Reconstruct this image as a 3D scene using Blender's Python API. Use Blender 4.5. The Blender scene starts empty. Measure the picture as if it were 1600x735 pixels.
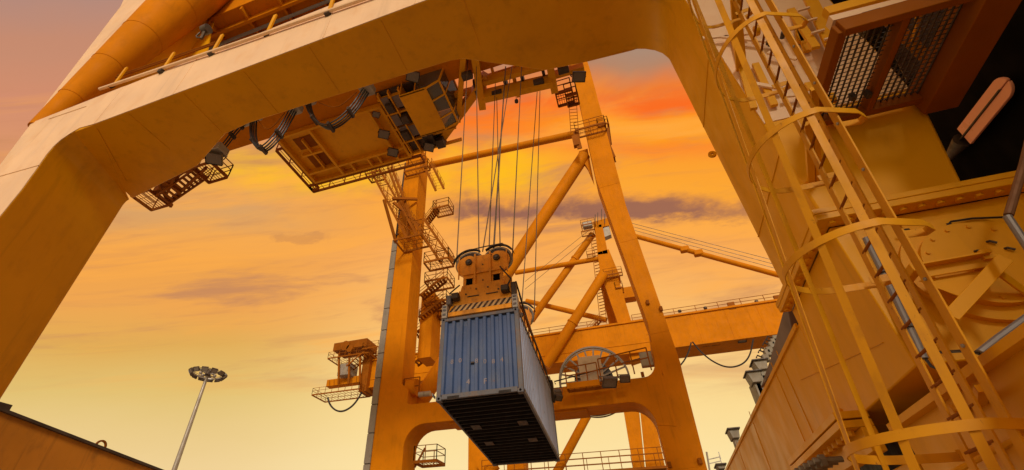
import bpy, bmesh, math, random
import numpy as np
from mathutils import Vector, Matrix
R = math.radians
random.seed(7)
C = bpy.context.scene.collection
S = bpy.context.scene

# ------------------------------------------------------------------ camera, light, exposure
F, CX, CY, PITCH, YAW, CAMZ = 702., 732.5, 367., .662, .34, 1.7
cam = bpy.data.objects.new('camera', bpy.data.cameras.new('camera')); C.objects.link(cam)
cam.data.sensor_width = 36; cam.data.lens = F / 1600 * 36
cam.data.shift_x = (800 - CX) / 1600
cam.data.clip_start = .05; cam.data.clip_end = 3000
cam.location = (0, 0, CAMZ); cam.rotation_euler = (math.pi / 2 + PITCH, 0, YAW)
S.camera = cam
S.view_settings.view_transform = 'Standard'; S.view_settings.look = 'None'
S.view_settings.exposure = 0; S.view_settings.gamma = 1

SUN_EL, SUN_AZ = R(26), R(160)          # azimuth clockwise from +Y: low sun behind the camera, to its right
sun = bpy.data.objects.new('sun', bpy.data.lights.new('sun', 'SUN')); C.objects.link(sun)
sun.data.energy = 2.0; sun.data.angle = R(12); sun.data.color = (1, .86, .70)
sd = Vector((math.sin(SUN_AZ) * math.cos(SUN_EL), math.cos(SUN_AZ) * math.cos(SUN_EL), math.sin(SUN_EL)))
sun.rotation_euler = sd.to_track_quat('Z', 'Y').to_euler()

def s2l(r, g, b):
    f = lambda c: (c / 255 / 12.92) if c / 255 <= .04045 else ((c / 255 + .055) / 1.055) ** 2.4
    return (f(r), f(g), f(b), 1)

W = bpy.data.worlds.new('World'); S.world = W; W.use_nodes = True
nt = W.node_tree; nt.nodes.clear()
def N(t, **k):
    n = nt.nodes.new(t)
    for a, v in k.items(): setattr(n, a, v)
    return n
def L(a, b): nt.links.new(a, b)
def M(op, a, b=None, clamp=False):
    n = N('ShaderNodeMath', operation=op, use_clamp=clamp)
    for i, v in enumerate((a, b)):
        if v is None: continue
        if isinstance(v, (int, float)): n.inputs[i].default_value = v
        else: L(v, n.inputs[i])
    return n.outputs[0]
def MIX(fac, a, b, bt='MIX'):
    n = N('ShaderNodeMix', data_type='RGBA', blend_type=bt)
    for i, v in ((0, fac), (6, a), (7, b)):
        if isinstance(v, (int, float)): n.inputs[i].default_value = v
        elif isinstance(v, tuple): n.inputs[i].default_value = v
        else: L(v, n.inputs[i])
    return n.outputs[2]
def RAMP(x, stops, interp='LINEAR'):
    n = N('ShaderNodeValToRGB'); L(x, n.inputs[0]); e = n.color_ramp.elements
    n.color_ramp.interpolation = interp
    while len(e) < len(stops): e.new(.5)
    for el, (p, c) in zip(e, stops): el.position = p; el.color = c
    return n.outputs[0]
def STEP(x, a, b):
    n = N('ShaderNodeMapRange', interpolation_type='SMOOTHSTEP'); L(x, n.inputs[0])
    n.inputs[1].default_value = a; n.inputs[2].default_value = b
    return n.outputs[0]
tc = N('ShaderNodeTexCoord'); sx = N('ShaderNodeSeparateXYZ'); L(tc.outputs['Generated'], sx.inputs[0])
dx, dy, dz = sx.outputs
# heading frame: side = how far left/right of the camera's compass heading the direction lies
cs, sn = math.cos(YAW), math.sin(YAW)
side = M('ADD', M('MULTIPLY', dx, cs), M('MULTIPLY', dy, sn))
# parallel cloud rows run across the heading, so a row keeps one angle v about the left-right axis
head = M('SUBTRACT', M('MULTIPLY', dy, cs), M('MULTIPLY', dx, sn))
v = M('DIVIDE', dz, M('SQRT', M('ADD', M('MULTIPLY', dz, dz), M('MULTIPLY', head, head))))
def noise(scale, su, sv, detail=6, rough=.58, off=0., dist=0.):
    cb = N('ShaderNodeCombineXYZ'); L(M('MULTIPLY', side, su), cb.inputs[0]); L(M('ADD', M('MULTIPLY', v, sv), M('MULTIPLY', side, -.12 * sv)), cb.inputs[1])
    L(M('ADD', M('MULTIPLY', head, .6), off), cb.inputs[2])
    n = N('ShaderNodeTexNoise'); L(cb.outputs[0], n.inputs['Vector'])
    n.inputs['Scale'].default_value = scale; n.inputs['Detail'].default_value = detail; n.inputs['Roughness'].default_value = rough
    n.inputs['Distortion'].default_value = dist
    return n.outputs[0]
warp = M('MULTIPLY', M('SUBTRACT', noise(1., 2.2, 5., 5), .5), .10)
h = M('ADD', v, warp)
base = RAMP(h, [(0, s2l(252, 228, 172)), (.18, s2l(252, 225, 160)), (.335, s2l(250, 214, 138)), (.456, s2l(249, 188, 104)), (.577, s2l(249, 170, 82)),
                (.66, s2l(252, 166, 56)), (.74, s2l(251, 146, 44)), (.785, s2l(253, 122, 24)), (.81, s2l(250, 106, 22)), (.825, s2l(240, 122, 40)), (.855, s2l(182, 132, 100)), (.885, s2l(164, 138, 118)), (1, s2l(152, 138, 130))])
left = STEP(M('MULTIPLY', side, -1.0), .12, .50)
lcol = RAMP(h, [(0, s2l(246, 222, 176)), (.20, s2l(236, 202, 138)), (.32, s2l(222, 188, 104)), (.42, s2l(222, 168, 74)), (.50, s2l(238, 162, 70)), (.57, s2l(238, 160, 66)), (.66, s2l(214, 160, 100)), (.72, s2l(220, 152, 100)), (.80, s2l(206, 144, 112)), (.87, s2l(200, 138, 108)), (.92, s2l(176, 136, 124)), (1, s2l(160, 138, 136))])
col = MIX(M('MULTIPLY', left, .9), base, lcol)
# vivid yellow gap in the cloud
yel = M('MULTIPLY', STEP(h, .665, .705), M('SUBTRACT', 1., STEP(h, .735, .765)))
yel = M('MULTIPLY', yel, STEP(noise(1., 2.2, 3., 5, off=3.1), .28, .46))
yel = M('MULTIPLY', yel, M('SUBTRACT', 1., STEP(M('MULTIPLY', side, -1.), .50, .68)))
yel = M('MULTIPLY', yel, M('SUBTRACT', 1., M('MULTIPLY', STEP(side, .05, .25), .75)))
col = MIX(M('MULTIPLY', yel, .95), col, s2l(255, 192, 4))
y2 = M('MULTIPLY', STEP(h, .755, .775), M('SUBTRACT', 1., STEP(h, .785, .805)))
y2 = M('MULTIPLY', y2, STEP(side, .05, .3))
col = MIX(M('MULTIPLY', y2, .8), col, s2l(255, 160, 12))
# long soft streaks, greyer and brighter
mid = M('MULTIPLY', STEP(v, .28, .42), M('SUBTRACT', 1., STEP(v, .80, .86)))
st = M('MULTIPLY', STEP(noise(1., 2.6, 15., 8, .62, 1.7, .5), .50, .70), M('MULTIPLY', mid, .80))
col = MIX(st, col, s2l(194, 132, 88))
hi = M('MULTIPLY', STEP(noise(1., 2.0, 13., 8, .6, 8.2, .5), .50, .70), M('MULTIPLY', mid, .66))
col = MIX(hi, col, s2l(255, 172, 66))
fine = M('MULTIPLY', STEP(noise(1., 5., 40., 8, .65, 4.4, .8), .48, .75), M('MULTIPLY', mid, .3))
col = MIX(fine, col, s2l(186, 124, 84))
# a dark torn cloud band and a few wisps of it
bz = M('ADD', v, M('MULTIPLY', M('SUBTRACT', noise(1., 9., 26., 8, .68, 5.), .5), .060))
band = M('MULTIPLY', STEP(bz, .634, .650), M('SUBTRACT', 1., STEP(bz, .664, .692)))
band = M('MULTIPLY', band, M('MULTIPLY', STEP(side, -.12, .0), M('SUBTRACT', 1., STEP(side, .48, .66))))
band = M('MULTIPLY', band, STEP(noise(1., 5., 8., 6, .6, 2.), .34, .52))
w2_ = M('MULTIPLY', M('MULTIPLY', STEP(bz, .600, .606), M('SUBTRACT', 1., STEP(bz, .612, .622))), M('MULTIPLY', STEP(noise(1., 6., 5., 5, .6, 9.), .56, .66), .3))
front = STEP(head, .05, .2)
band = M('MAXIMUM', band, w2_)
col = MIX(M('MULTIPLY', M('MULTIPLY', band, front), .85), col, s2l(136, 88, 80))
bg1 = N('ShaderNodeBackground'); L(col, bg1.inputs[0]); bg1.inputs[1].default_value = 1.0
sky = N('ShaderNodeTexSky', sky_type='NISHITA', sun_disc=False); sky.sun_elevation = SUN_EL; sky.sun_rotation = SUN_AZ
bg2 = N('ShaderNodeBackground'); L(sky.outputs[0], bg2.inputs[0]); bg2.inputs[1].default_value = .004
ad = N('ShaderNodeAddShader'); L(bg1.outputs[0], ad.inputs[0]); L(bg2.outputs[0], ad.inputs[1])
out = N('ShaderNodeOutputWorld'); L(ad.outputs[0], out.inputs[0])

# ------------------------------------------------------------------ pixel -> place in the world
def ray(x, y):
    a, b = (x - CX) / F, (y - CY) / F
    c, s = math.cos(PITCH), math.sin(PITCH)
    d = Vector((a, b * s + c, -b * c + s))
    return Vector((cs * d.x - sn * d.y, sn * d.x + cs * d.y, d.z))
def U(x, y, X=None, Y=None, Z=None, D=None):
    """point of the world seen at photo pixel x,y lying on a plane X=, Y= or Z= (Z above ground) or at depth D"""
    d = ray(x, y)
    k = X / d.x if X is not None else Y / d.y if Y is not None else (Z - CAMZ) / d.z if Z is not None else D
    p = d * k; p.z += CAMZ
    return p

# ------------------------------------------------------------------ materials
def mat(name, base, rough=.5, metal=0., var=.0, dirt=None, dirt_amt=0., streak=0., bump=0., rust=0., spec=.5, scale=1., coat=0., fade=None, fade_amt=0.):
    m = bpy.data.materials.new(name); m.use_nodes = True; t = m.node_tree; n = t.nodes; b = n['Principled BSDF']
    b.inputs['Roughness'].default_value = rough; b.inputs['Metallic'].default_value = metal
    b.inputs['Specular IOR Level'].default_value = spec; b.inputs['Coat Weight'].default_value = coat; b.inputs['Coat Roughness'].default_value = .25
    def nn(k, **a):
        o = n.new(k)
        for q, v in a.items(): setattr(o, q, v)
        return o
    geo = nn('ShaderNodeNewGeometry')
    def tex(sc, scl=(1, 1, 1), det=4, ro=.55):
        mp = nn('ShaderNodeMapping'); t.links.new(geo.outputs['Position'], mp.inputs[0]); mp.inputs['Scale'].default_value = scl
        x = nn('ShaderNodeTexNoise'); t.links.new(mp.outputs[0], x.inputs['Vector'])
        x.inputs['Scale'].default_value = sc * scale; x.inputs['Detail'].default_value = det; x.inputs['Roughness'].default_value = ro
        return x.outputs[0]
    def rng(x, a, b2, lo=0., hi=1.):
        q = nn('ShaderNodeMapRange', interpolation_type='SMOOTHSTEP'); t.links.new(x, q.inputs[0])
        q.inputs[1].default_value = a; q.inputs[2].default_value = b2; q.inputs[3].default_value = lo; q.inputs[4].default_value = hi
        return q.outputs[0]
    def mix(f, a, c):
        q = nn('ShaderNodeMix', data_type='RGBA')
        for i, v in ((0, f), (6, a), (7, c)):
            if isinstance(v, tuple): q.inputs[i].default_value = v
            elif isinstance(v, float): q.inputs[i].default_value = v
            else: t.links.new(v, q.inputs[i])
        return q.outputs[2]
    c = (*base, 1.)
    if var:
        c = mix(rng(tex(.45), .3, .7), tuple(x * (1 - var) for x in base) + (1.,), tuple(min(1, x * (1 + var)) for x in base) + (1.,))
    if fade_amt: c = mix(rng(tex(.35, (1, 1, .5), 5), .35, .7, 0, fade_amt), c, (*fade, 1.))
    if dirt_amt: c = mix(rng(tex(1.7, (1, 1, .6), 7, .65), .48, .72, 0, dirt_amt), c, (*dirt, 1.))
    if streak: c = mix(rng(tex(3.2, (1, 1, .07), 6, .6), .54, .74, 0, streak), c, tuple(x * .45 for x in base) + (1.,))
    if rust:
        f = rng(tex(6, (1, 1, .5), 8, .7), .66 - rust * .1, .74, 0, .9)
        c = mix(f, c, (.16, .055, .018, 1.))
    if not isinstance(c, tuple): t.links.new(c, b.inputs['Base Color'])
    else: b.inputs['Base Color'].default_value = c
    rr = rng(tex(2.3, (1, 1, .5), 5), .3, .7, max(.05, rough - .1), min(1, rough + .12)); t.links.new(rr, b.inputs['Roughness'])
    if bump:
        bp = nn('ShaderNodeBump'); bp.inputs['Strength'].default_value = bump; bp.inputs['Distance'].default_value = .02
        t.links.new(tex(1.3, det=6, ro=.6), bp.inputs['Height']); t.links.new(bp.outputs[0], b.inputs['Normal'])
    return m
OR = (.60, .212, .003)
MT = {
 'paint': mat('crane paint', OR, .62, var=.08, dirt=(.40, .15, .006), dirt_amt=.40, streak=.30, bump=.02, rust=.05, spec=.06),
 'paint_near': mat('worn crane paint', (.78, .385, .001), .42, var=.06, dirt=(.52, .24, .003), dirt_amt=.35, streak=.25, bump=.03, spec=.22, fade=(.60, .29, .02), fade_amt=.15),
 'haze_paint': mat('crane paint with painted haze', (.84, .62, .40), .5, var=.06, dirt=(.72, .42, .18), dirt_amt=.35, streak=.25, bump=.08),  # pale tone stands for haze and gloss on the near front faces
 'paint_fine': mat('access steel paint', (.27, .085, .004), .6, spec=.1, var=.12, dirt=(.25, .09, .01), dirt_amt=.5, rust=.3, scale=2.),
 'ladder': mat('ladder paint', (.66, .315, .008), .5, spec=.25, var=.1, dirt=(.40, .17, .02), dirt_amt=.5, rust=.35, scale=3.),
 'head': mat('scuffed headblock paint', (.74, .31, .012), .5, var=.14, dirt=(.28, .12, .025), dirt_amt=.7, streak=.6, rust=.8, bump=.2, scale=1.6),
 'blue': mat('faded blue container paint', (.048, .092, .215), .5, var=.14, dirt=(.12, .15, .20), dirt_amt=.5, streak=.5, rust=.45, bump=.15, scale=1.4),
 'blue_sidelit': mat('sidelit blue container paint', (.33, .40, .55), .55, var=.10, dirt=(.36, .32, .32), dirt_amt=.55, streak=.45, rust=.8, bump=.15, scale=1.2),  # lighter blue for sides and roof, with the side light in the colour
 'frame_grey': mat('scraped container frame', (.105, .115, .14), .55, var=.15, dirt=(.18, .12, .08), dirt_amt=.7, rust=.8, scale=2.5),
 'underseal': mat('bitumen underseal', (.010, .007, .006), .7, var=.3, rust=.2, scale=2.),
 'galv': mat('galvanised steel', (.34, .33, .30), .45, .3, var=.12, dirt=(.18, .15, .11), dirt_amt=.5),
 'grey_panel': mat('weathered grey sheet', (.24, .225, .19), .6, var=.1, dirt=(.16, .15, .13), dirt_amt=.6, streak=.4),
 'violet_grey': mat('grey steel screen', (.17, .145, .15), .6, var=.12, dirt=(.11, .09, .09), dirt_amt=.5),
 'steel': mat('wire rope steel', (.16, .12, .085), .5, .4, var=.1),
 'rope_thick': mat('greased rope', (.19, .10, .05), .6, .2, var=.2, scale=8),
 'rubber': mat('black cable', (.025, .022, .022), .5),
 'dark': mat('dark machinery', (.06, .045, .035), .55, .2, var=.3, scale=4),
 'black': mat('unlit black', (.003, .0025, .0025), .85, spec=.05),  # black of an unlit surface, its shade put into the colour
 'glass': None,
 'white': mat('aged white cabinet', (.62, .56, .46), .5, var=.08, dirt=(.4, .3, .2), dirt_amt=.5),
 'lamp': mat('lamp housing', (.10, .085, .07), .5, .3, var=.2, scale=5),
 'lamp_glass': mat('dull lamp glass', (.16, .14, .115), .25),
 'reel': mat('dull reel steel', (.19, .165, .13), .5, .2, var=.15),
 'ship': mat('ship paint', (.21, .195, .15), .6, var=.15, dirt=(.2, .14, .08), dirt_amt=.5, rust=.3),
 'conc': mat('quay concrete', (.45, .40, .33), .85, var=.12, dirt=(.16, .13, .1), dirt_amt=.5, bump=.2),
 'stripe': mat('black hazard stripe', (.045, .035, .03), .5, var=.2, dirt=(.3, .15, .05), dirt_amt=.4, scale=4),
 'cream': mat('pale hazard stripe', (.58, .40, .18), .55, var=.12, dirt=(.3, .16, .06), dirt_amt=.6, scale=4),
 'mark': mat('scuffed paint mark', (.26, .23, .24), .7, var=.2, dirt=(.35, .12, .06), dirt_amt=.5, scale=9),
 'pipe': mat('grey conduit', (.23, .23, .24), .4, .3, var=.1),
 'tube_glass': mat('lamp cover with painted sky pink', (.85, .40, .26), .35),  # pink of the reflected sky put into the cover colour
}
g = bpy.data.materials.new('cab glass'); g.use_nodes = True; b = g.node_tree.nodes['Principled BSDF']
b.inputs['Base Color'].default_value = (.10, .12, .11, 1); b.inputs['Roughness'].default_value = .06; b.inputs['Metallic'].default_value = .0
b.inputs['Specular IOR Level'].default_value = .8; b.inputs['Alpha'].default_value = .72; MT['glass'] = g

# ------------------------------------------------------------------ mesh helpers
class MB:
    def __init__(s): s.v = []; s.f = []
    def add(s, vs, fs):
        o = len(s.v); s.v += [Vector(v) for v in vs]; s.f += [tuple(i + o for i in f) for f in fs]; return s
    def box(s, c, d, m=None):
        x, y, z = (a / 2 for a in d)
        vs = [Vector((i * x, j * y, k * z)) for k in (-1, 1) for j in (-1, 1) for i in (-1, 1)]
        if m is not None: vs = [m @ v for v in vs]
        c = Vector(c)
        return s.add([v + c for v in vs], [(0, 2, 3, 1), (4, 5, 7, 6), (0, 1, 5, 4), (2, 6, 7, 3), (0, 4, 6, 2), (1, 3, 7, 5)])
    def mm(s, a, b2):
        a, b2 = Vector(a), Vector(b2); return s.box((a + b2) / 2, [abs(q) for q in (b2 - a)])
    def bar(s, p, q, w, h2, up=(0, 0, 1)):
        p, q = Vector(p), Vector(q); z = (q - p); l = z.length
        if l < 1e-6: return s
        z = z / l; u = Vector(up); x = u.cross(z)
        if x.length < 1e-4: x = Vector((1, 0, 0)).cross(z)
        x.normalize(); y = z.cross(x)
        m = Matrix((x, y, z)).transposed()
        return s.box((p + q) / 2, (w, h2, l), m)
    def tube(s, pts, r, n=10, cap=True, closed=False):
        pts = [Vector(p) for p in pts]; rs = r if isinstance(r, (list, tuple)) else [r] * len(pts)
        vs, fs = [], []; k = len(pts); ref = None
        for i, p in enumerate(pts):
            if closed: d = pts[(i + 1) % k] - pts[i - 1]
            else: d = pts[min(i + 1, k - 1)] - pts[max(i - 1, 0)]
            d.normalize()
            if ref is None:
                a = Vector((0, 0, 1)) if abs(d.z) < .9 else Vector((1, 0, 0)); ref = a.cross(d).normalized()
            ref = (ref - d * ref.dot(d)).normalized(); w = d.cross(ref)
            for j in range(n):
                t = 2 * math.pi * j / n; vs.append(p + (ref * math.cos(t) + w * math.sin(t)) * rs[i])
        for i in range(k if closed else k - 1):
            for j in range(n):
                a, b2 = i * n + j, i * n + (j + 1) % n; e = ((i + 1) % k) * n
                fs.append((a, b2, e + (j + 1) % n, e + j))
        if cap and not closed: fs += [tuple(range(n - 1, -1, -1)), tuple((k - 1) * n + j for j in range(n))]
        return s.add(vs, fs)
    def loft(s, A, B):
        """two loops of the same number of points, joined and capped"""
        n = len(A); return s.add(list(A) + list(B), [tuple(range(n)), tuple(range(2 * n - 1, n - 1, -1))] + [(i, i + n, (i + 1) % n + n, (i + 1) % n) for i in range(n)])
    def prism(s, poly, axis, a, b2):
        """polygon of (u,v) pairs extruded along an axis from a to b2; u,v are the other two axes in order"""
        def mk(u, v, w): return {'X': (w, u, v), 'Y': (u, w, v), 'Z': (u, v, w)}[axis]
        return s.loft([mk(u, v, a) for u, v in poly], [mk(u, v, b2) for u, v in poly])
    def disc(s, c, r, h2, axis='Y', n=32):
        poly = [(c['XYZ'.index(q)] if 0 else 0, 0) for q in 'X']
        c = Vector(c); vs = []
        for e in (-h2 / 2, h2 / 2):
            for j in range(n):
                t = 2 * math.pi * j / n; u, v = r * math.cos(t), r * math.sin(t)
                vs.append(c + Vector({'X': (e, u, v), 'Y': (u, e, v), 'Z': (u, v, e)}[axis]))
        return s.add(vs, [tuple(range(n)), tuple(range(2 * n - 1, n - 1, -1))] + [(j, j + n, (j + 1) % n + n, (j + 1) % n) for j in range(n)])
    def ring(s, c, r0, r1, h2, axis='Y', n=48, a0=0., a1=2 * math.pi):
        c = Vector(c); full = abs(a1 - a0 - 2 * math.pi) < 1e-6; k = n if full else n + 1; vs = []
        for j in range(k):
            t = a0 + (a1 - a0) * j / n
            for r, e in ((r0, -h2 / 2), (r1, -h2 / 2), (r1, h2 / 2), (r0, h2 / 2)):
                u, v = r * math.cos(t), r * math.sin(t)
                vs.append(c + Vector({'X': (e, u, v), 'Y': (u, e, v), 'Z': (u, v, e)}[axis]))
        fs = []
        for j in range(n):
            a, b2 = j * 4, ((j + 1) % k) * 4
            for q in range(4): fs.append((a + q, a + (q + 1) % 4, b2 + (q + 1) % 4, b2 + q))
        if not full: fs += [(3, 2, 1, 0), tuple((k - 1) * 4 + q for q in range(4))]
        return s.add(vs, fs)
    def mesh(s, name, off):
        me = bpy.data.meshes.new(name); me.from_pydata([v - off for v in s.v], [], s.f)
        bm = bmesh.new(); bm.from_mesh(me); bmesh.ops.recalc_face_normals(bm, faces=bm.faces)
        for e in bm.edges:
            if len(e.link_faces) == 2 and e.calc_face_angle(0) > R(32): e.smooth = False
        for f in bm.faces: f.smooth = True
        bm.to_mesh(me); bm.free(); return me
    def build(s, name, m, parent=None, bevel=0., segs=2, **tags):
        off = world_off(parent) if parent else (sum(s.v, Vector()) / len(s.v) if s.v else Vector())
        me = s.mesh(name, off); me.materials.append(MT[m] if isinstance(m, str) else m)
        o = bpy.data.objects.new(name, me); C.objects.link(o)
        if parent: o.parent = parent
        else: o.location = off
        if bevel:
            q = o.modifiers.new('edge', 'BEVEL'); q.width = bevel; q.segments = segs; q.limit_method = 'ANGLE'; q.angle_limit = R(40)
        for k, v in tags.items(): o[k] = v
        return o
def world_off(o):
    v = Vector()
    while o is not None: v += o.location; o = o.parent
    return v
def thing(name, label, cat, loc=(0, 0, 0), group=None):
    o = bpy.data.objects.new(name, None); C.objects.link(o); o.location = loc; o.empty_display_size = .3
    o['label'] = label; o['category'] = cat
    if group: o['group'] = group
    return o
def clone(o, name, parent, delta):
    """a copy of a mesh piece, sharing its data, moved by delta"""
    c = o.copy(); c.name = name; C.objects.link(c); c.parent = parent; c.location = o.location + Vector(delta)
    return c
def structure(o): o['kind'] = 'structure'; return o
def lerp(a, b2, t): return Vector(a) + (Vector(b2) - Vector(a)) * t

# railings, landings and stairs -----------------------------------------------------------------
def railing(path, parent, hgt=1.1, step=1.5, r=.03, m='paint_fine', rails=(.55, 1.), name='railing'):
    k = MB(); up = Vector((0, 0, hgt))
    for a, b2 in zip(path[:-1], path[1:]):
        a, b2 = Vector(a), Vector(b2); n = max(1, round((b2 - a).length / step))
        for i in range(n + 1):
            p = lerp(a, b2, i / n); k.bar(p, p + up, r * 2, r * 2, (1, 0, 0))
        for q in rails: k.bar(a + up * q, b2 + up * q, r * 1.6, r * 1.6)
    return k.build(name, m, parent)
def grate(c0, cx, cy, parent, n=8, name='grating', m='paint_fine', w=.025, cross=0):
    """open bar grating filling the parallelogram c0, c0+cx, c0+cy"""
    k = MB(); c0, cx, cy = Vector(c0), Vector(cx), Vector(cy)
    for i in range(n + 1): k.bar(c0 + cx * i / n, c0 + cx * i / n + cy, w, .04)
    for i in range(cross + 1 if cross else 0): k.bar(c0 + cy * i / cross + Vector((0, 0, .012)), c0 + cy * i / cross + cx + Vector((0, 0, .012)), w, .03)
    return k.build(name, m, parent)
def landing(c0, cx, cy, parent, rail=True, name='landing', bars=7, fr=.14, sides=(0, 1, 2, 3), m='paint_fine'):
    c0, cx, cy = Vector(c0), Vector(cx), Vector(cy); k = MB()
    P = [c0, c0 + cx, c0 + cx + cy, c0 + cy]
    for i in range(4): k.bar(P[i], P[(i + 1) % 4], fr * .6, fr * 1.6)
    o = k.build(name, m, parent)
    grate(c0 + Vector((0, 0, fr * .6)), cx, cy, o, bars, cross=3)
    if rail:
        for i in sides: railing([P[i] + Vector((0, 0, fr * .8)), P[(i + 1) % 4] + Vector((0, 0, fr * .8))], o, step=1.3)
    return o
def flight(p, q, wv, parent, n=12, name='stair_flight', m='paint_fine', rail=True, truss=False):
    """stair from p (low) to q (high); wv = width vector"""
    p, q, wv = Vector(p), Vector(q), Vector(wv); k = MB()
    for a in (Vector(), wv): k.bar(p + a, q + a, .08, .26)
    if truss:
        for i in range(4):
            a, b2 = lerp(p, q, i / 4), lerp(p, q, (i + 1) / 4)
            k.bar(a, b2 + wv, .06, .06); k.bar(a + wv, b2, .06, .06); k.bar(b2, b2 + wv, .08, .08)
    o = k.build(name, m, parent); d = (q - p); run = Vector((d.x, d.y, 0)); run = run.normalized() if run.length > 0 else Vector((1, 0, 0))
    t0 = MB().box(lerp(p, q, .5 / n) + wv * .5, (.24, wv.length, .04), Matrix((run, wv.normalized(), Vector((0, 0, 1)))).transposed()).build('tread', m, o)
    for i in range(1, n): clone(t0, 'tread', o, d * (i / n))
    if rail:
        for a in (Vector(), wv): railing([p + a, q + a], o, .95, 1.2, .028, m, name='handrail')
    return o
def floodlight(p, aim, parent, s=.5, name='floodlight', m='lamp'):
    p, aim = Vector(p), Vector(aim).normalized(); k = MB(); q = aim.to_track_quat('Z', 'Y').to_matrix()
    vs = [q @ Vector((i * s * a, j * s * a * .8, z)) + p for z, a in ((0, .30), (s * .25, .5), (s * .5, .5)) for j in (-1, 1) for i in (-1, 1)]
    k.add(vs, [(0, 1, 3, 2), (0, 4, 5, 1), (1, 5, 7, 3), (3, 7, 6, 2), (2, 6, 4, 0), (4, 8, 9, 5), (5, 9, 11, 7), (7, 11, 10, 6), (6, 10, 8, 4)])
    k.bar(p + q @ Vector((-s * .55, 0, s * .3)), p + q @ Vector((-s * .55, 0, -s * .3)), .04, .06); k.bar(p + q @ Vector((s * .55, 0, s * .3)), p + q @ Vector((s * .55, 0, -s * .3)), .04, .06)
    k.bar(p + q @ Vector((-s * .55, 0, -s * .3)), p + q @ Vector((s * .55, 0, -s * .3)), .05, .05)
    o = k.build(name, m, parent)
    MB().add([q @ Vector((i * s * .46, j * s * .36, s * .44)) + p for j in (-1, 1) for i in (-1, 1)], [(0, 1, 3, 2)]).build('lens', 'lamp_glass', o)
    return o
def flange_bolts(pts, parent, r=.03, hgt=.05, up=(0, 0, 1), m='paint_near'):
    """hexagon bolt heads at the given points, one object each"""
    u = Vector(up); o = None
    for p in pts:
        p = Vector(p)
        if o is None: o = MB().tube([p - u * hgt, p + u * hgt], r, 6).build('bolt', m, parent); p0 = p
        else: clone(o, 'bolt', parent, p - p0)

# ------------------------------------------------------------------ setting
gm = MB().add([(-1500, -1500, 0), (1500, -1500, 0), (1500, 1500, 0), (-1500, 1500, 0)], [(0, 1, 2, 3)])
structure(gm.build('ground', 'conc'))

exec_parts = []
# ================================================================== the near gantry crane
crane = thing('gantry_crane', 'huge orange yellow gantry crane whose portal frames arch over the blue container', 'gantry crane')

# ---- near portal, left leg
YB = 7.1; HN = CAMZ + 10.78        # back plane of the near frame, soffit height of its portal beam
YFL, YFR = 4.3, 5.11                  # front planes of the left and right leg
YBM = 4.3                             # front face of the portal beam
def atf(px, Y): return [U(x, y, Y=Y) for x, y in px]
XR = 2.53
fin = atf([(0, 339), (34, 297), (55, 268), (73, 242), (84, 229), (96, 218.5), (109, 209.5), (125, 200)], YFL)
xk = U(142, 189.5, Z=HN).x; xb = -15.43
front = [Vector((fin[0].x, YFL, 0))] + fin + [Vector((xk, YFL, HN))]
back = [Vector((xb, YB, p.z)) for p in front]; back[-1].x += .16; back[-2].x += .10; back[-3].x += .05; back[-1].z = HN; back[-2].z = HN - .03; back[-3].z = HN - .08
top = 30.
fo = [Vector((U(189, 10, Y=YFL).x - 2.4, YFL, top)), U(189, 10, Y=YFL), U(83, 148, Y=YFL), U(0, 259, Y=YFL), Vector((U(0, 259, Y=YFL).x + .3, YFL, 0))]
zt = U(365, 68, Y=YBM).z
bb = [U(x, y, Z=HN) for x, y in [(202, 292), (308, 259), (352, 209), (390, 192), (500, 157), (704, 95), (724, 92), (852, 110), (921, 96), (985, 80), (1022, 84)]]
lg = MB().loft(front + [Vector((U(146, 92, Y=YFL).x, YFL, zt)), Vector((U(146, 92, Y=YFL).x, YFL, top))] + fo, back + [Vector((xb - 2.2, YB, zt)), Vector((xb - 2.2, YB, top))] + [Vector((p.x, YB, p.z)) for p in fo]).build('leg', 'paint_near', crane, .02, label='left front leg with pale haze painted on its outer face')
yfb = YBM + .004
plan = [(xk - 1.2, yfb), (XR + .3, yfb), (XR + .3, bb[-2].y)] + [(bb[i].x, bb[i].y) for i in (-2, -3, -4, -5, -6, 4, 3, 2, 1)] + [(xb + .3, YB - .004)]
beam = MB().loft([Vector((x, y, HN + .003)) for x, y in plan], [Vector((x, y, zt)) for x, y in plan]).build('portal_beam', 'paint_near', crane, .02, label='portal beam overhead with pale haze painted on its outer face')
# pale outer skins: added plates on beam and leg with haze and gloss in their colour
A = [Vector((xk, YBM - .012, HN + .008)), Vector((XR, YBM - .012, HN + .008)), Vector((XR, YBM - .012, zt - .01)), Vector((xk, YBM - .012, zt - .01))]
MB().loft(A, [v + Vector((0, .014, 0)) for v in A]).build('haze_plate', 'haze_paint', beam)
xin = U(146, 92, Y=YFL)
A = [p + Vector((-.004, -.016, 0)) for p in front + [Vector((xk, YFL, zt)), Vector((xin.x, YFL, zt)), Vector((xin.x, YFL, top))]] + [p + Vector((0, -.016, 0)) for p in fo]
MB().loft(A, [v + Vector((0, .014, 0)) for v in A]).build('haze_plate', 'haze_paint', lg)
a_, b_ = U(-20, 281, Y=YFL - .02), U(61, 258, Y=YFL - .02); MB().bar(a_, b_, .012, .03, (0, 1, 0)).build('weld_seam', 'haze_paint', lg)
a_, b_ = U(76, 186, Y=YFL - .02), U(135, 166, Y=YFL - .02); MB().bar(a_, b_, .012, .03, (0, 1, 0)).build('weld_seam', 'haze_paint', lg)
MB().bar(lerp(Vector((xk, YFL + .02, HN)), Vector((xb + .14, YB, HN)), .04), Vector((xb + .9, YB - .75, HN)), .04, .04).build('weld_seam', 'paint_near', lg)
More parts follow.
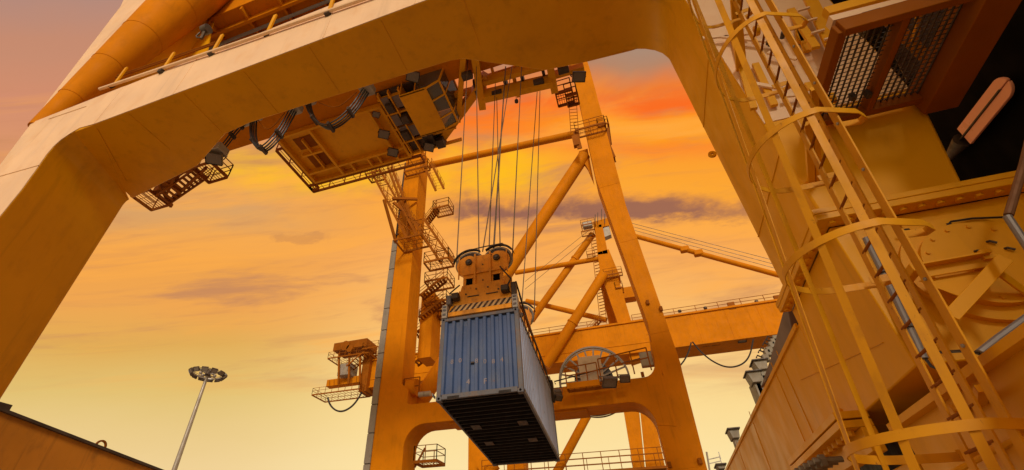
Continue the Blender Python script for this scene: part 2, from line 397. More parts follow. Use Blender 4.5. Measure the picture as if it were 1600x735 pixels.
# weld seams on the beam face and leg (thin raised beads)
for px_ in (640, 505, 330):
    p = U(px_, 60, Y=YBM)
    MB().bar((p.x, YBM - .016, HN + .03), (p.x, YBM - .016, zt - .03), .02, .012, (0, 1, 0)).build('weld_seam', 'haze_paint', beam)
for i in range(7):
    x = -12 + i * 2.05
    MB().bar((x, YBM + .06, HN - .002), (x, YBM + 1.5, HN - .002), .015, .012).build('weld_seam', 'paint_near', beam)
# tapered strut rising beside the left leg, gusset plate behind it
def ell(cx, cy, rx, ry, z, n=28): return [Vector((cx + rx * math.cos(2 * math.pi * i / n), cy + ry * math.sin(2 * math.pi * i / n), z)) for i in range(n)]
def tctr(z):
    t = (z - 14.2) / 9.9; return lerp((-17.63, 4.53, z), (-17.40, 5.26, z), t), .30 + .75 * max(0, t)
tz_ = [14.3, 16.2, 18.6, 21.2, 24.2, 30]
st = MB().tube([tctr(z)[0] for z in tz_], [tctr(z)[1] for z in tz_], 32).build('tubular_brace', 'paint', crane)
for z in tz_[1:-1]: MB().tube([tctr(z - .015)[0], tctr(z + .015)[0]], tctr(z)[1] + .015, 32).build('weld_ring', 'paint', st)
gp = [U(x, y, Y=6.9) for x, y in [(165, 142), (322, 90), (330, 45), (346, 0), (370, -60), (250, -60), (180, 60)]]
MB().loft(gp, [v + Vector((0, .06, 0)) for v in gp]).build('gusset_plate', 'paint_near', crane)
# girder above: long box along X with ribs on its underside
ZG = CAMZ + 24.5
x0 = U(352, 236, Z=ZG).x - 3; gd = MB().mm((x0, 6.7, ZG), (26, 14.72, ZG + 2.4)).build('girder', 'paint', crane, .03, label='overhead girder the trolley hangs from')
for i in range(14): MB().mm((x0 + .3 + i * 2.2, 6.75, ZG - .32), (x0 + .42 + i * 2.2, 9.9, ZG - .002)).build('rib', 'paint', gd)
for y_ in (7.35, 8.25, 9.9): MB().mm((x0, y_, ZG - .42), (26, y_ + .16, ZG - .003)).build('rib', 'paint', gd)
MB().tube([(x0 + 2, 7.9, ZG - .5), (26, 7.9, ZG - .5)], .09, 8).build('conduit', 'pipe', gd)
# handrail along the outer top edge of the beam
hr = MB(); pts = [U(x, y, Y=YBM - .09) for x, y in [(156, 139), (365, 69), (560, 1), (700, -48)]]
hr.tube(pts, .055, 8); rail = hr.build('rail_pipe', 'haze_paint', crane)
for x, y in [(176, 130), (252, 107), (330, 79), (416, 48), (512, 16), (604, -18)]:
    p = U(x, y, Y=YBM - .09)
    MB().bar(p + Vector((0, .06, -.10)), p + Vector((.0, .02, .95)), .11, .05, (0, 1, 0)).build('rail_post', 'paint_near', rail)
    MB().box(p + Vector((0, .03, -.10)), (.16, .10, .12)).build('clamp', 'dark', rail)
for dz_ in (.5, .62): MB().tube([U(x, y, Y=YBM + .1) + Vector((0, 0, dz_)) for x, y in [(170, 134), (262, 104), (326, 82)]], .03, 6).build('conduit', 'paint_fine', rail)
p = U(322, 46, Y=YBM + .2)
fl = MB().disc(p, .17, .24, 'X', 16); fl.tube([p + Vector((-.25, 0, -.05)), p + Vector((-.32, 0, -.25)), p + Vector((-.2, 0, -.42)), p + Vector((0, .02, -.5))], .03, 6)
fl.bar(p + Vector((0, 0, -.1)), p + Vector((.05, .02, -.62)), .08, .08); fl.build('horn_lamp', 'lamp', rail)

# ---- near portal, right leg
ZF = CAMZ + 2.36 * 1.4                # bolted flange joining leg and base
xr_t, xr_b = U(1450, 165, Y=YFR).x, U(1590, 385, Y=YFR).x
lr = MB().loft([Vector((XR, YFR, ZF)), Vector((xr_b, YFR, ZF)), Vector((xr_t, YFR, 6.5)), Vector((xr_t + 1.2, YFR, top)), Vector((XR, YFR, top))],
               [Vector((XR, YB, ZF)), Vector((xr_b, YB, ZF)), Vector((xr_t, YB, 6.5)), Vector((xr_t + 1.2, YB, top)), Vector((XR, YB, top))])
lr = lr.build('leg', 'paint_near', crane, .03, label='right front leg standing on a bolted base')
# knee fillet between right leg and soffit
kn = [(XR + .01, HN + .01), (XR + .01, HN - .95)] + [(XR - 1.15 * (1 - math.cos(t)) , HN - .95 * (1 - math.sin(t)) - .0) for t in np.linspace(0.1, math.pi / 2, 7)][0:] + [(XR - 1.25, HN + .01)]
MB().prism(kn, 'Y', YBM + .05, YB).build('knee_plate', 'paint_near', crane)
for z in (6.2, 9.0):
    MB().bar((XR - .004, YFR + .03, z), (XR - .004, YB - .03, z), .014, .014).build('weld_seam', 'paint_near', lr)
lug = MB().ring(U(1113, 241, Y=YB - .3), .025, .07, .04, 'Y', 16); lug.build('lifting_lug', 'paint_near', lr)
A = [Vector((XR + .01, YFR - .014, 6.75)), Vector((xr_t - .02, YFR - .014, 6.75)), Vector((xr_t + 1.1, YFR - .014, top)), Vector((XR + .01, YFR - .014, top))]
MB().loft(A, [v + Vector((0, .016, 0)) for v in A]).build('haze_plate', 'haze_paint', lr)  # added pale skin, haze and gloss put into its colour
# flange plates and bolts
fx = MB().mm((XR - .16, YFR - .20, ZF - .02), (xr_b + .55, YFR, ZF + .05)); fx.mm((XR - .16, YFR, ZF - .02), (XR, YB + .12, ZF + .05))
fx.mm((XR - .15, YFR - .19, ZF - .10), (xr_b + .54, YFR, ZF - .019)); fx.mm((XR - .15, YFR, ZF - .10), (XR, YB + .11, ZF - .019))
fx = fx.build('bolted_flange', 'paint_near', crane, .006)
flange_bolts([(XR + .0 + i * .165, YFR - .11, ZF - .025) for i in range(12)] + [(XR - .085, YFR + .12 + i * .17, ZF - .025) for i in range(12)], fx, .036, .105)
# base (sill) box running away along the rail, bottom flange, lower bogie box
ZS0 = CAMZ + 1.13 * 1.4; ZS1 = ZF - .10
xw = U(1588, 390, Y=YFR).x + .35
sill = MB().mm((XR, YFR, ZS0), (5.2, YB + .1, ZS1 - .003)).mm((XR + .002, YB + .1, ZS0), (5.2, 36, 4.70)).build('sill_beam', 'paint_near', crane, .015, label='base beam under the right front leg, broad scuffed face')
MB().mm((XR - .03, YB + .15, 4.66), (XR + .001, 36, 4.73)).build('top_lip', 'paint_near', sill)
bf = MB().mm((XR - .32, 6.55, ZS0 - .06), (XR + .02, 9.3, ZS0 + .02)); bf.mm((XR - .32, 6.55, ZS0 - .16), (XR + .02, 9.3, ZS0 - .08)); bf.mm((XR - .12, 6.55, ZS0 - .42), (XR + .02, 9.3, ZS0 - .162))
bf = bf.build('bolted_flange', 'paint_near', crane, .006)
flange_bolts([(XR - .2, 6.7 + i * .2, ZS0 - .07) for i in range(13)], bf, .045, .15)
ob = MB()
for i in range(7):
    p = Vector((XR - .45 - .02 * i, 7.0 + i * .16, ZS0 - .40)); ob.tube([p + Vector((-.14, 0, .0)), p + Vector((.16, 0, .0))], .035, 7); ob.tube([p + Vector((-.08, 0, .0)), p + Vector((-.02, 0, 0))], .07, 6)
ob.build('bolt_row', 'reel', bf)
ZL = CAMZ + .915 * 1.4
bog = MB().mm((XR, 1.5, .55), (5.2, 6.0, ZL)).build('bogie_box', 'paint_near', crane, .015, label='lower bogie box under the base beam')
MB().mm((XR - .10, 1.5, ZL - .045), (XR, 6.0, ZL + .02)).build('top_lip', 'paint_near', bog)
MB().mm((XR + .55, 5.3, ZL - .02), (4.9, 30, ZS0 + .02)).build('pivot_block', 'dark', crane)
MB().mm((XR + .10, 6.3, .4), (5, 9.5, ZL - .25)).build('bogie_box', 'paint_near', crane, .015, label='second bogie box behind the lower one')
MB().tube([(XR + 1.2, 5.11 + .0, ZS0), (XR + 1.2, 5.1, ZL)], .3, 14).build('pivot_pin', 'dark', crane)
for i, yy in enumerate((8.6, 9.15, 12.2, 15)):
    MB().bar((XR - .003, yy, ZS0 + .05), (XR - .003, yy, ZS1 - .05), .012, .010, (0, 1, 0)).build('weld_seam', 'paint_near', sill)
MB().bar((XR - .003, 5.4, ZS0 + .35), (XR - .003, 8.1, ZS0 + .9), .02, .010).build('weld_seam', 'paint_near', sill)
# round bolted cover on the front of the base
cc = Vector((3.46, YFR, CAMZ + 1.745 * 1.4)); rc = .45
cov = MB().disc(cc + Vector((0, -.03, 0)), rc + .13, .07, 'Y', 56).build('cover_ring', 'paint_near', sill)
cv2 = MB().disc(cc + Vector((0, -.10, 0)), rc, .09, 'Y', 56).build('round_cover', 'paint_near', sill)
bp = [cc + Vector(((rc - .055) * math.cos(t), -.16, (rc - .055) * math.sin(t))) for t in np.linspace(0, 2 * math.pi, 15)[:-1]]
o = None
for p in bp:
    if o is None: o = MB().tube([p, p + Vector((0, .03, 0))], .02, 6).build('cover_bolt', 'paint_near', sill); p0 = p
    else: clone(o, 'cover_bolt', sill, p - p0)
for x_, z_ in ((.12, .2), (.2, .1), (-.02, .12)):
    MB().tube([cc + Vector((x_, -.11, z_)), cc + Vector((x_ + .01, -.17, z_ - .02)), cc + Vector((x_ + .05, -.17, z_ - .05))], .012, 6).build('hook', 'dark', sill)
# angle bracket in front of the cover
yb_ = 4.75
a, b2, c2, d2 = (U(1432, 416, Y=yb_), U(1545, 396, Y=yb_), U(1562, 412, Y=yb_ - .1), U(1486, 494, Y=yb_ - .1))
br = MB(); br.bar(a, b2, .09, .02, (0, 0, 1)); br.bar(a + Vector((0, .05, -.05)), b2 + Vector((0, .05, -.05)), .02, .11, (0, 0, 1))
br.bar(c2 + (c2 - d2) * .12, d2, .11, .018, (0, 1, 0)); br.bar(c2 + Vector((.06, .10, .0)), d2 + Vector((.06, .10, 0)), .018, .2, (0, 1, 0))
br.bar(U(1560, 425, Y=yb_), U(1610, 462, Y=yb_ + .2), .07, .02, (0, 1, 0)); br.bar(b2, b2 + Vector((0, .45, 0)), .1, .1); br.bar(a, a + Vector((0, .45, 0)), .08, .08)
br.add([a + Vector((0, .1, -.1)), b2 + Vector((0, .1, -.1)), lerp(b2, d2, .6) + Vector((0, .12, 0)), a + Vector((0, .11, -.1)), b2 + Vector((0, .11, -.1)), lerp(b2, d2, .6) + Vector((0, .13, 0))], [(0, 1, 2), (3, 5, 4), (0, 3, 4, 1), (1, 4, 5, 2), (2, 5, 3, 0)])
br.build('bracket', 'paint_near', crane, .004)
# conduits and cables on the base
yp = 5.0
MB().tube([U(1353, 372, Y=yp), U(1400, 466, Y=yp), U(1444, 560, Y=yp)], .032, 10).build('conduit', 'pipe', crane)
for x, y in ((1381, 425), (1420, 510)):
    p = U(x, y, Y=yp); MB().box(p, (.11, .1, .03)).build('conduit_clamp', 'dark', crane)
MB().tube([U(1440, 552, Y=yp), U(1455, 572, Y=yp), U(1475, 580, Y=yp - .05), U(1490, 582, Y=yp)], .012, 6).build('cable', 'rubber', crane)
MB().tube([U(1610, 494, Y=4.4), U(1560, 530, Y=4.4), U(1532, 552, Y=4.4)], .035, 10).build('conduit', 'pipe', crane)
MB().tube([U(1532, 552, Y=4.4), U(1505, 548, Y=4.5), U(1470, 550, Y=4.8)], .014, 6).build('cable', 'rubber', crane)
MB().tube([U(1480, 353, Y=5.02), U(1486, 346, Y=5.0), U(1520, 341, Y=5.02), U(1572, 339, Y=5.02)], .011, 6).build('cable', 'rubber', crane)
MB().tube([U(1404, 360, Y=5.02), U(1420, 358, Y=5.0), U(1424, 364, Y=5.05)], .012, 6).build('cable', 'rubber', crane)
MB().tube([U(1340, 330, Y=5.02), U(1348, 322, Y=5.0), U(1356, 318, Y=5.05)], .012, 6).build('cable', 'rubber', crane)
for x, y in ((1450, 357), (1483, 353)): MB().tube([U(x, y, Y=YFR - .06), U(x, y, Y=YFR)], .035, 8).build('stud', 'dark', sill)
MB().tube([U(1574, 338, Y=4.3), U(1612, 395, Y=4.3)], .03, 10).build('conduit', 'pipe', crane)
tr = U(1590, 300, Y=4.3)
rope_pts = [U(1612, 205, Y=4.3), U(1600, 255, Y=4.3), U(1576, 336, Y=4.3)]
MB().tube(rope_pts, .032, 10).build('guy_rope', 'rope_thick', crane)

# ---- caged ladder on the right leg
lad = None
def ny(z): return 4.02 - .205 * (z - CAMZ - 2.2)     # near stringer
def fy(z): return 4.42 - .205 * (z - CAMZ - 2.2)     # far stringer
XL = 2.30; z0, z1 = CAMZ - .9, CAMZ + 9.
k = MB()
k.bar((XL, ny(z0), z0), (XL, ny(z1), z1), .075, .016, (1, 0, 0)); k.bar((XL + .035, ny(z0) - .16, z0), (XL + .035, ny(z1) - .16, z1), .10, .016, (1, 0, 0))
lad = k.build('ladder', 'ladder', crane, .003, label='caged access ladder up the right front leg')
MB().bar((XL, fy(z0), z0), (XL, fy(z1), z1), .085, .016, (1, 0, 0)).build('stringer', 'ladder', lad)
nr = int((z1 - z0) / .232)
r0 = None
for i in range(nr):
    z = CAMZ + .55 - .232 * 5 + i * .232
    p = Vector((XL, ny(z), z))
    if r0 is None: r0 = MB().tube([p, Vector((XL, fy(z), z))], .013, 8).build('rung', 'paint_fine', lad); rp = p
    else: clone(r0, 'rung', lad, p - rp)
bz0 = None
for i in range(18):
    z = CAMZ + .35 + i * .5; p = Vector((XL + .03, ny(z) - .17, z))
    q = MB().disc(p, .014, .03, 'X', 8).build('stringer_bolt', 'galv', lad)
hoopz = [.83, 2.30, 3.45, 4.75, 6.05, 7.35, 8.6]
def hoop_pts(z):
    zz = z + CAMZ; yc = (ny(zz) + fy(zz)) / 2 + .07; w = .56; xl = 1.60 + .055 * (z - 2.3); pts = []
    pts += [(XL + .12, ny(zz) - .02), (XL + .28, ny(zz) - .0), (XL + .31, ny(zz) - .06), (XL + .22, ny(zz) - .15)]
    xs = XL - .12
    for t in np.linspace(-math.pi / 2, math.pi / 2, 22):
        pts.append((xs - (xs - xl) * math.cos(t), yc + w * math.sin(t)))
    pts += [(XL + .22, yc + w + .0), (XL + .31, yc + w - .05), (XL + .26, yc + w - .11), (XL + .1, yc + w - .10)]
    return [Vector((x, y, zz)) for x, y in pts]
for z in hoopz:
    P = hoop_pts(z); k = MB(); vs, fs = [], []
    for i, p in enumerate(P):
        d = (P[min(i + 1, len(P) - 1)] - P[max(i - 1, 0)]).normalized(); nrm = Vector((d.y, -d.x, 0))
        for a_, b_ in ((-.004, -.035), (.004, -.035), (.004, .035), (-.004, .035)): vs.append(p + nrm * a_ + Vector((0, 0, b_)))
    for i in range(len(P) - 1):
        for q in range(4): fs.append((i * 4 + q, i * 4 + (q + 1) % 4, (i + 1) * 4 + (q + 1) % 4, (i + 1) * 4 + q))
    k.add(vs, fs); k.build('hoop', 'ladder', lad)
for ti in (5, 9, 14, 18, 22):
    k = MB(); P = [hoop_pts(z)[ti] for z in hoopz]; P = [P[0] - (P[1] - P[0]) * .55] + P
    cen = Vector((XL - .1, 0, 0))
    for a_, b_ in zip(P[:-1], P[1:]):
        yc = (ny(a_.z) + fy(a_.z)) / 2; nrm = Vector((a_.x - XL + .12, a_.y - yc - .07, 0)).normalized()
        k.bar(a_ - nrm * .008, b_ - nrm * .008, .065, .008, nrm) if 0 else k.bar(a_ - nrm * .009, b_ - nrm * .009, .006, .062, nrm.cross(Vector((0, 0, 1))))
    k.build('strap', 'ladder', lad)
for z in (1.1, 3.9, 6.3):
    zz = z + CAMZ
    for yy in (fy(zz) + .02,): MB().bar((XL + .1, yy, zz), (XL + .34, YFR, zz), .07, .05).build('standoff', 'paint_near', lad)
    MB().bar((XL + .06, ny(zz) - .05, zz), (XL + .42, YFR, zz), .06, .05).build('standoff', 'paint_near', lad)
p = U(1350, 700, X=2.5)
MB().tube([U(1490, 738, X=2.35), U(1560, 700, X=2.5), U(1620, 672, X=2.6)], .022, 8).build('handrail', 'paint_near', crane)
MB().mm((3.0, 1.55, 1.0), (5.0, 1.95, 1.9)).build('grey_box', 'grey_panel', crane)
# pipe fittings and brackets behind the cage on the leg front
for (x, y, x2, y2) in [(1095, 60, 1170, 52), (1128, 57, 1215, 66), (1200, 82, 1245, 92), (1175, 130, 1222, 138), (1222, 150, 1290, 143)]:
    a_, b_ = U(x, y, Y=YFR - .12), U(x2, y2, Y=YFR - .12); MB().bar(a_, b_, .06, .03, (0, 1, 0)).build('cable_bracket', 'haze_paint', lr)
for (x, y) in [(1202, 60), (1205, 62), (1253, 143), (1224, 50)]:
    a_ = U(x, y, Y=YFR - .18); MB().tube([a_, a_ + Vector((0, .1, 0))], .035, 6).build('stud', 'dark', lr)
for (x, y, x2, y2) in [(1146, 60, 1178, 170), (1240, 20, 1262, 80), (1250, 66, 1246, 30), (1262, 130, 1300, 190), (1180, 100, 1210, 165)]:
    a_, b_ = U(x, y, Y=YFR - .07), U(x2, y2, Y=YFR - .07); MB().bar(a_, b_, .09, .05, (0, 1, 0)).build('cable_tray', 'paint_near', lr)
for (x, y) in [(1182, 48), (1298, 155), (1300, 172)]:
    a_ = U(x, y, Y=YFR - .14); MB().ring(a_, .04, .085, .06, 'X', 14).build('eye_plate', 'paint_near', lr)
# vertical channel plate on the front of the leg right of the cage
ch = MB()
for x, y, x2, y2, w_ in [(1262, -10, 1300, 70, .16), (1235, 15, 1275, 75, .10)]:
    ch.bar(U(x, y, Y=YFR - .3), U(x2, y2, Y=YFR - .3), w_, .05, (0, 1, 0))
ch.build('channel', 'paint_near', lr)
for x, y in ((1246, 17), (1257, 34), (1268, 52), (1288, 62)):
    a_ = U(x, y, Y=YFR - .36); MB().bar(a_, a_ + Vector((.16, 0, 0)), .03, .03).build('step_iron', 'haze_paint', lr)

# ---- mesh floored platform beside the leg
ZP = 6.4; xa, xb2, y0p, y1p = 2.93, 4.12, 3.62, 4.93
pf = MB()
pf.bar((xa, y1p, ZP), (xb2 + .3, y1p, ZP), .09, .16); pf.bar((xa, y0p, ZP), (xb2, y0p, ZP), .09, .2); pf.bar((xa, y0p, ZP), (xa, y1p, ZP), .09, .16)
pf.bar((xb2 + .12, y0p - .9, ZP), (xb2 + .12, y1p + .12, ZP), .34, .4); pf.bar((3.52, y0p, ZP), (3.52, y1p, ZP), .07, .15)
plat = pf.build('mesh_platform', 'paint_fine', crane, .008, label='mesh floored platform high on the right front leg')
k = MB(); nx = 19
for i in range(1, nx): x = xa + (xb2 - xa) * i / nx; k.bar((x, y0p, ZP + .02), (x, y1p, ZP + .02), .010, .022)
ms = k.build('mesh_bars', 'dark', plat); ms['kind'] = 'stuff'
k = MB()
for i in range(1, 22): y = y0p + (y1p - y0p) * i / 22; k.bar((xa, y, ZP + .036), (xb2, y, ZP + .036), .007, .008)
ms = k.build('mesh_wires', 'dark', plat); ms['kind'] = 'stuff'
MB().bar(U(1388, 30, Z=7.2), U(1462, 105, Z=7.2), .13, .05).build('diagonal_strut', 'paint_near', plat)
MB().bar(U(1440, 0, Z=7.1), U(1428, 70, Z=7.1), .05, .05).build('side_strut', 'paint_near', plat)
sh = [U(x, y, Z=7.5) for x, y in [(1384, 60), (1398, 26), (1500, 2), (1440, 100), (1418, 128)]]
MB().loft(sh, [v + Vector((0, 0, .03)) for v in sh]).build('cover_sheet', 'violet_grey', plat)
for x, y in ((1332, 151), (1356, 147)): MB().box(U(x, y, Z=ZP - .06), (.05, .06, .09)).build('mesh_clip', 'dark', plat)
MB().box(U(1362, 36, Z=ZP + .14), (.17, .22, .16)).build('junction_box', 'rubber', plat)
for i in range(4): MB().box(U(1356 + i * 6, 32 - i * 1.5, Z=ZP + .05), (.014, .10, .02)).build('lamp_louvre', 'white', plat)
MB().bar(U(1296, 36, Z=ZP + .3), U(1470, -8, Z=ZP + .3), .12, .10).build('edge_beam', 'haze_paint', plat)
MB().bar(U(1290, 22, Z=ZP + .5), U(1400, -8, Z=ZP + .5), .10, .14).build('edge_beam', 'paint_near', plat)

# ================================================================== far portal of the same crane
YF2 = 35.; TH = 2.4
def ff(px): return [U(x, y, Y=YF2) for x, y in px]
HB = U(978, 629, Y=YF2).z; HT = U(1000, 590, Y=YF2).z
XLo, XLi, XLl = -20.75, -18.65, -17.95       # left leg: outer, inner above, inner below
zTop = 47.
k = MB()
def arc(cx, cz, r, a0, a1, n=8, rz=None): return [(cx + r * math.cos(t), cz + (rz or r) * math.sin(t)) for t in np.linspace(a0, a1, n)]
pl = [(XLo, 0), (XLl, 0), (XLl, HB - 1.7), (XLl + .01, HT + 1.3), (XLi, HT + 1.9), (XLi - .35, zTop), (XLo - .25, zTop)]
fl2 = MB().prism(pl, 'Y', YF2, YF2 + TH).build('leg', 'paint', crane, .03, label='left far leg wrapped by stair flights')
# knees and beam in one curved plate box
XRi = U(1026, 660, Y=YF2).x; XRo = U(1090, 720, Y=YF2).x
XQ = U(1019, 548, Y=YF2).x
bm_ = [(XLl - .2, HB - 1.9)] + arc(XLl + 1.7, HB - 1.7, 1.7, math.pi, math.pi / 2, 8) + [(-13.6, HB), (-3.4, HB)] + arc(XRi - 1.5, HB - 1.7, 1.5, math.pi / 2, 0, 8, 1.7) + [(XRi + 1.2, HB - 1.9), (XRi + 1.2, HT + 2.6), (XQ + .0, HT + 2.6)] + \
      arc(XQ - 1.0, HT + 1.3, 1.0, 0, -math.pi / 2, 7, 1.3)[0:] + arc(XLi + 1.15, HT + 1.6, 1.15, -math.pi / 2, -math.pi, 7, 1.6) + [(XLi - .3, HT + 1.9)]
fbm = MB().prism(bm_, 'Y', YF2 - .02, YF2 + TH - .02).build('portal_beam', 'paint', crane, .03, label='far portal beam with rounded knees')
MB().mm((-14.2, YF2 + .35, HB - .14), (-3.2, YF2 + TH - .05, HB + .02)).build('soffit_plate', 'paint', fbm)
# right far leg: straight foot, inclined upper shaft
pr = [(XRi, 0), (3.45, 0), (U(1066, 580, Y=YF2).x, U(1066, 580, Y=YF2).z), (U(1063, 566, Y=YF2).x, U(1063, 566, Y=YF2).z), (U(978, 320, Y=YF2).x, U(978, 320, Y=YF2).z), (U(921, 105, Y=YF2).x, U(921, 105, Y=YF2).z), (3.6, 62),
      (1.3, 62), (U(893, 105, Y=YF2).x, U(893, 105, Y=YF2).z), (U(931, 280, Y=YF2).x, U(931, 280, Y=YF2).z), (U(1012, 505, Y=YF2).x, U(1012, 505, Y=YF2).z), (XQ + .1, HT + 2.4), (XQ + .3, HT), (XRi, HB)]
fr2 = MB().prism(pr, 'Y', YF2 + .01, YF2 + TH).build('leg', 'paint', crane, .03, label='right far leg, tall and slightly tapering')
for z in (6.4, 15.5, 22., 30., 36.):
    MB().bar((XLo + .02, YF2 - .004, z), (XLi if z > 13 else XLl, YF2 - .004, z), .03, .012, (0, 1, 0)).build('weld_seam', 'paint', fl2)
for z, a_, b_ in ((7.6, XRi, 3.4), (17., 2.2, 3.9), (26., 2.1, 3.6), (33., 1.4, 3.4)):
    MB().bar((a_, YF2 - .0, z), (b_, YF2 - .0, z + .12), .03, .012, (0, 1, 0)).build('weld_seam', 'paint', fr2)
for x, y in ((1012, 472), (1004, 585), (1033, 482), (1046, 726), (1094, 720)):
    p = U(x, y, Y=YF2 - .1); MB().box(p, (.22, .2, .34)).build('lug', 'paint_fine', fr2)
# grey sheet duct up the outer side of the left far leg, one panel above another
zp = [0.]; 
while zp[-1] < 31: zp.append(zp[-1] + 2.35)
for a_, b_ in zip(zp[:-1], zp[1:]):
    x_o = -21.36 - (a_ - 6) * .002
    MB().mm((x_o, YF2 - .12, a_ + .05), (XLo - .03, YF2 + 1.1, min(b_, 32.2) - .03)).build('duct_panel', 'grey_panel', fl2, .02)
    MB().mm((x_o + .05, YF2 - .08, b_ - .06), (XLo - .02, YF2 + 1.0, b_ + .08)).build('joint_band', 'dark', fl2)
MB().mm((-21.3, YF2 + .2, 32.2), (XLo - .05, YF2 + 1.4, 45)).build('shade_strip', 'dark', fl2)  # dark strip put in for the shaded outer side of the leg
# tubular braces of the far side frame
def brace(a_, b_, r, Y0, Y1=None, rings=()):
    p, q = U(*a_, Y=Y0), U(*b_, Y=Y1 or Y0); o = MB().tube([p, q], r, 18).build('tubular_brace', 'paint', crane)
    for t in rings: MB().tube([lerp(p, q, t - .006), lerp(p, q, t + .006)], r + .05, 18).build('collar', 'paint', o)
    return o
brace((672, 258), (905, 208), .44, YF2 + 1.2)
brace((784, 438), (913, 243), .66, YF2 + 1.2)
brace((652, 632), (760, 470), .80, YF2 + 2.6, YF2 + 3, rings=(.05,))
MB().disc(U(645, 606, Y=YF2 + .8), .75, .9, 'X', 20).build('brace_socket', 'paint', crane)
gx = [U(x, y, Y=YF2 + 1.1) for x, y in [(905, 236), (918, 232), (928, 285), (918, 262), (911, 252), (900, 252)]]
MB().loft(gx, [v + Vector((0, .5, 0)) for v in gx]).build('gusset_plate', 'paint', crane)

# stairs and landings round the left far leg
flight(U(636, 372, Y=YF2 - 1.5), U(580, 268, Y=YF2 - 1.5), (1.2, 0, .0), crane, 16, truss=True)
flight(U(640, 352, Y=YF2 - .9), U(606, 262, Y=YF2 - .9), (.5, 0, .0), crane, 14)
landing(U(571, 272, Y=YF2 - 2.2), (1.9, 0, 0), (0, 1.6, 0), crane)
landing(U(616, 375, Y=YF2 - 2.4), (3.0, 0, 0), (0, 2.2, 0), crane, sides=(1, 2))
flight(U(690, 412, Y=YF2 - 1.6), U(646, 345, Y=YF2 - 1.6), (1.2, 0, 0), crane, 14, truss=True)
landing(U(662, 410, Y=YF2 - 1.8), (2.6, 0, 0), (0, 1.6, 0), crane)
landing(U(631, 268, Y=YF2 - .9), (3.2, 0, 0), (0, .85, 0), crane, sides=(0, 1))
flight(U(681, 298, Y=YF2 - .6), U(662, 258, Y=YF2 - .6), (1., 0, 0), crane, 10)
landing(U(676, 326, Y=YF2 - .4), (1.9, 0, 0), (0, 1.6, 0), crane)
flight(U(664, 345, Y=YF2 + 1.4), U(682, 322, Y=YF2 + .5), (0, .9, 0), crane, 8)
k = MB()
for a_, b_ in (((613, 310), (652, 311)), ((615, 316), (655, 352)), ((628, 330), (640, 372)), ((600, 312), (618, 376))): k.bar(U(*a_, Y=YF2 - 2.2), U(*b_, Y=YF2 - .3), .22, .3)
k.build('outrigger_frame', 'paint_fine', crane)
for i, (x, y) in enumerate([(663, 440), (662, 474), (655, 500), (655, 545)]):
    Yq = YF2 + 3.2 + i * 2
    landing(U(x, y, Y=Yq), (2.7, 0, 0), (0, 2.2, 0), crane)
    q = U(x + 30, y - 8, Y=Yq); flight(U(x - 8, y + 22, Y=Yq), q, (0, 1., 0), crane, 9)
MB().mm(U(652, 560, Y=YF2 + 6), U(690, 470, Y=YF2 + 8.4)).build('lift_tower', 'paint', crane)
# small platform under the far beam's left knee
landing(U(646, 722, Y=YF2 + 1.), (2.0, 0, 0), (0, 1.8, 0), crane)
MB().bar(U(648, 730, Y=YF2 + 1.4), U(664, 700, Y=YF2 + 1.8), .16, .16).build('knee_strut', 'paint_fine', crane)
# railing at beam's left end
railing([U(629, 622, Y=YF2 + .3), U(654, 619, Y=YF2 + .3)], crane, 1.7, 1.2, .045)
for x in (659, 668): MB().disc(U(x, 615 if x == 668 else 616, Y=YF2 - .3), .22, .5, 'X', 14).build('buffer', 'galv', crane)
# platform and ladder high on the right far leg
landing(U(899, 203, Y=YF2 - 1.2), (3.2, 0, 0), (0, 1.2, 0), crane)
landing(U(935, 196, Y=YF2 - .2), (1.1, 0, 0), (0, 3.2, 0), crane)
k = MB()
for x in (889, 901): k.bar(U(x - 1, 150, Y=YF2 - .4), U(x + 3, 208, Y=YF2 - .4), .07, .07)
for i in range(12): k.bar(U(889 + i * .3, 151 + i * 5, Y=YF2 - .4), U(901 + i * .3, 150 + i * 5, Y=YF2 - .4), .05, .05)
k.build('cage_ladder', 'paint_fine', crane)
MB().bar(U(906, 232, Y=YF2 - .8), U(899, 205, Y=YF2 - .8), .12, .5).build('drop_stair', 'paint_fine', crane)
k = MB().mm(U(893, 212, Y=YF2 - 1.0), U(906, 230, Y=YF2 - .5)).build('switch_box', 'paint_fine', crane)
MB().bar(U(948, 200, Y=YF2 + .2), U(953, 243, Y=YF2 + .2), .08, .5).build('drop_stair', 'paint_fine', crane)
flight(U(960, 245, Y=YF2 + .8), U(943, 205, Y=YF2 + .8), (0, .8, 0), crane, 8)

# cable reel on the far beam
yr = 38.4; pT, pL, pR_ = U(926, 541, Y=yr), U(862, 600, Y=yr), U(997, 585, Y=yr); rr_ = (pR_.x - pL.x) / 2 * .82; rc_ = Vector(((pR_.x + pL.x) / 2, yr, pT.z - rr_))
reel = MB().ring(rc_, rr_ - .15, rr_, .2, 'Y', 72).build('cable_reel', 'reel', crane, label='large spoked cable reel on the far portal beam')
MB().ring(rc_ + Vector((0, .55, 0)), rr_ - .09, rr_, .1, 'Y', 72).build('reel_rim', 'reel', reel)
for i in range(22):
    t = 2 * math.pi * i / 22; d = Vector((math.cos(t), 0, math.sin(t)))
    MB().bar(rc_ + d * .5, rc_ + d * (rr_ - .05) , .13, .08, (0, 1, 0)).build('spoke', 'reel', reel)
MB().disc(rc_ + Vector((0, .28, 0)), 1.6, .4, 'Y', 48).build('cable_coil', 'rubber', reel)
yr = 34.6; MB().mm(U(908, 598, Y=yr), U(938, 560, Y=yr + .8)).build('reel_cabinet', 'white', crane, .03)
lp = landing(U(886, 605, Y=yr - 1.1), (3.1, 0, 0), (0, .9, 0), crane, rail=False); MB().mm(U(886, 607, Y=yr - 1.25), U(936, 593, Y=yr - 1.15)).build('kick_plate', 'paint', lp)
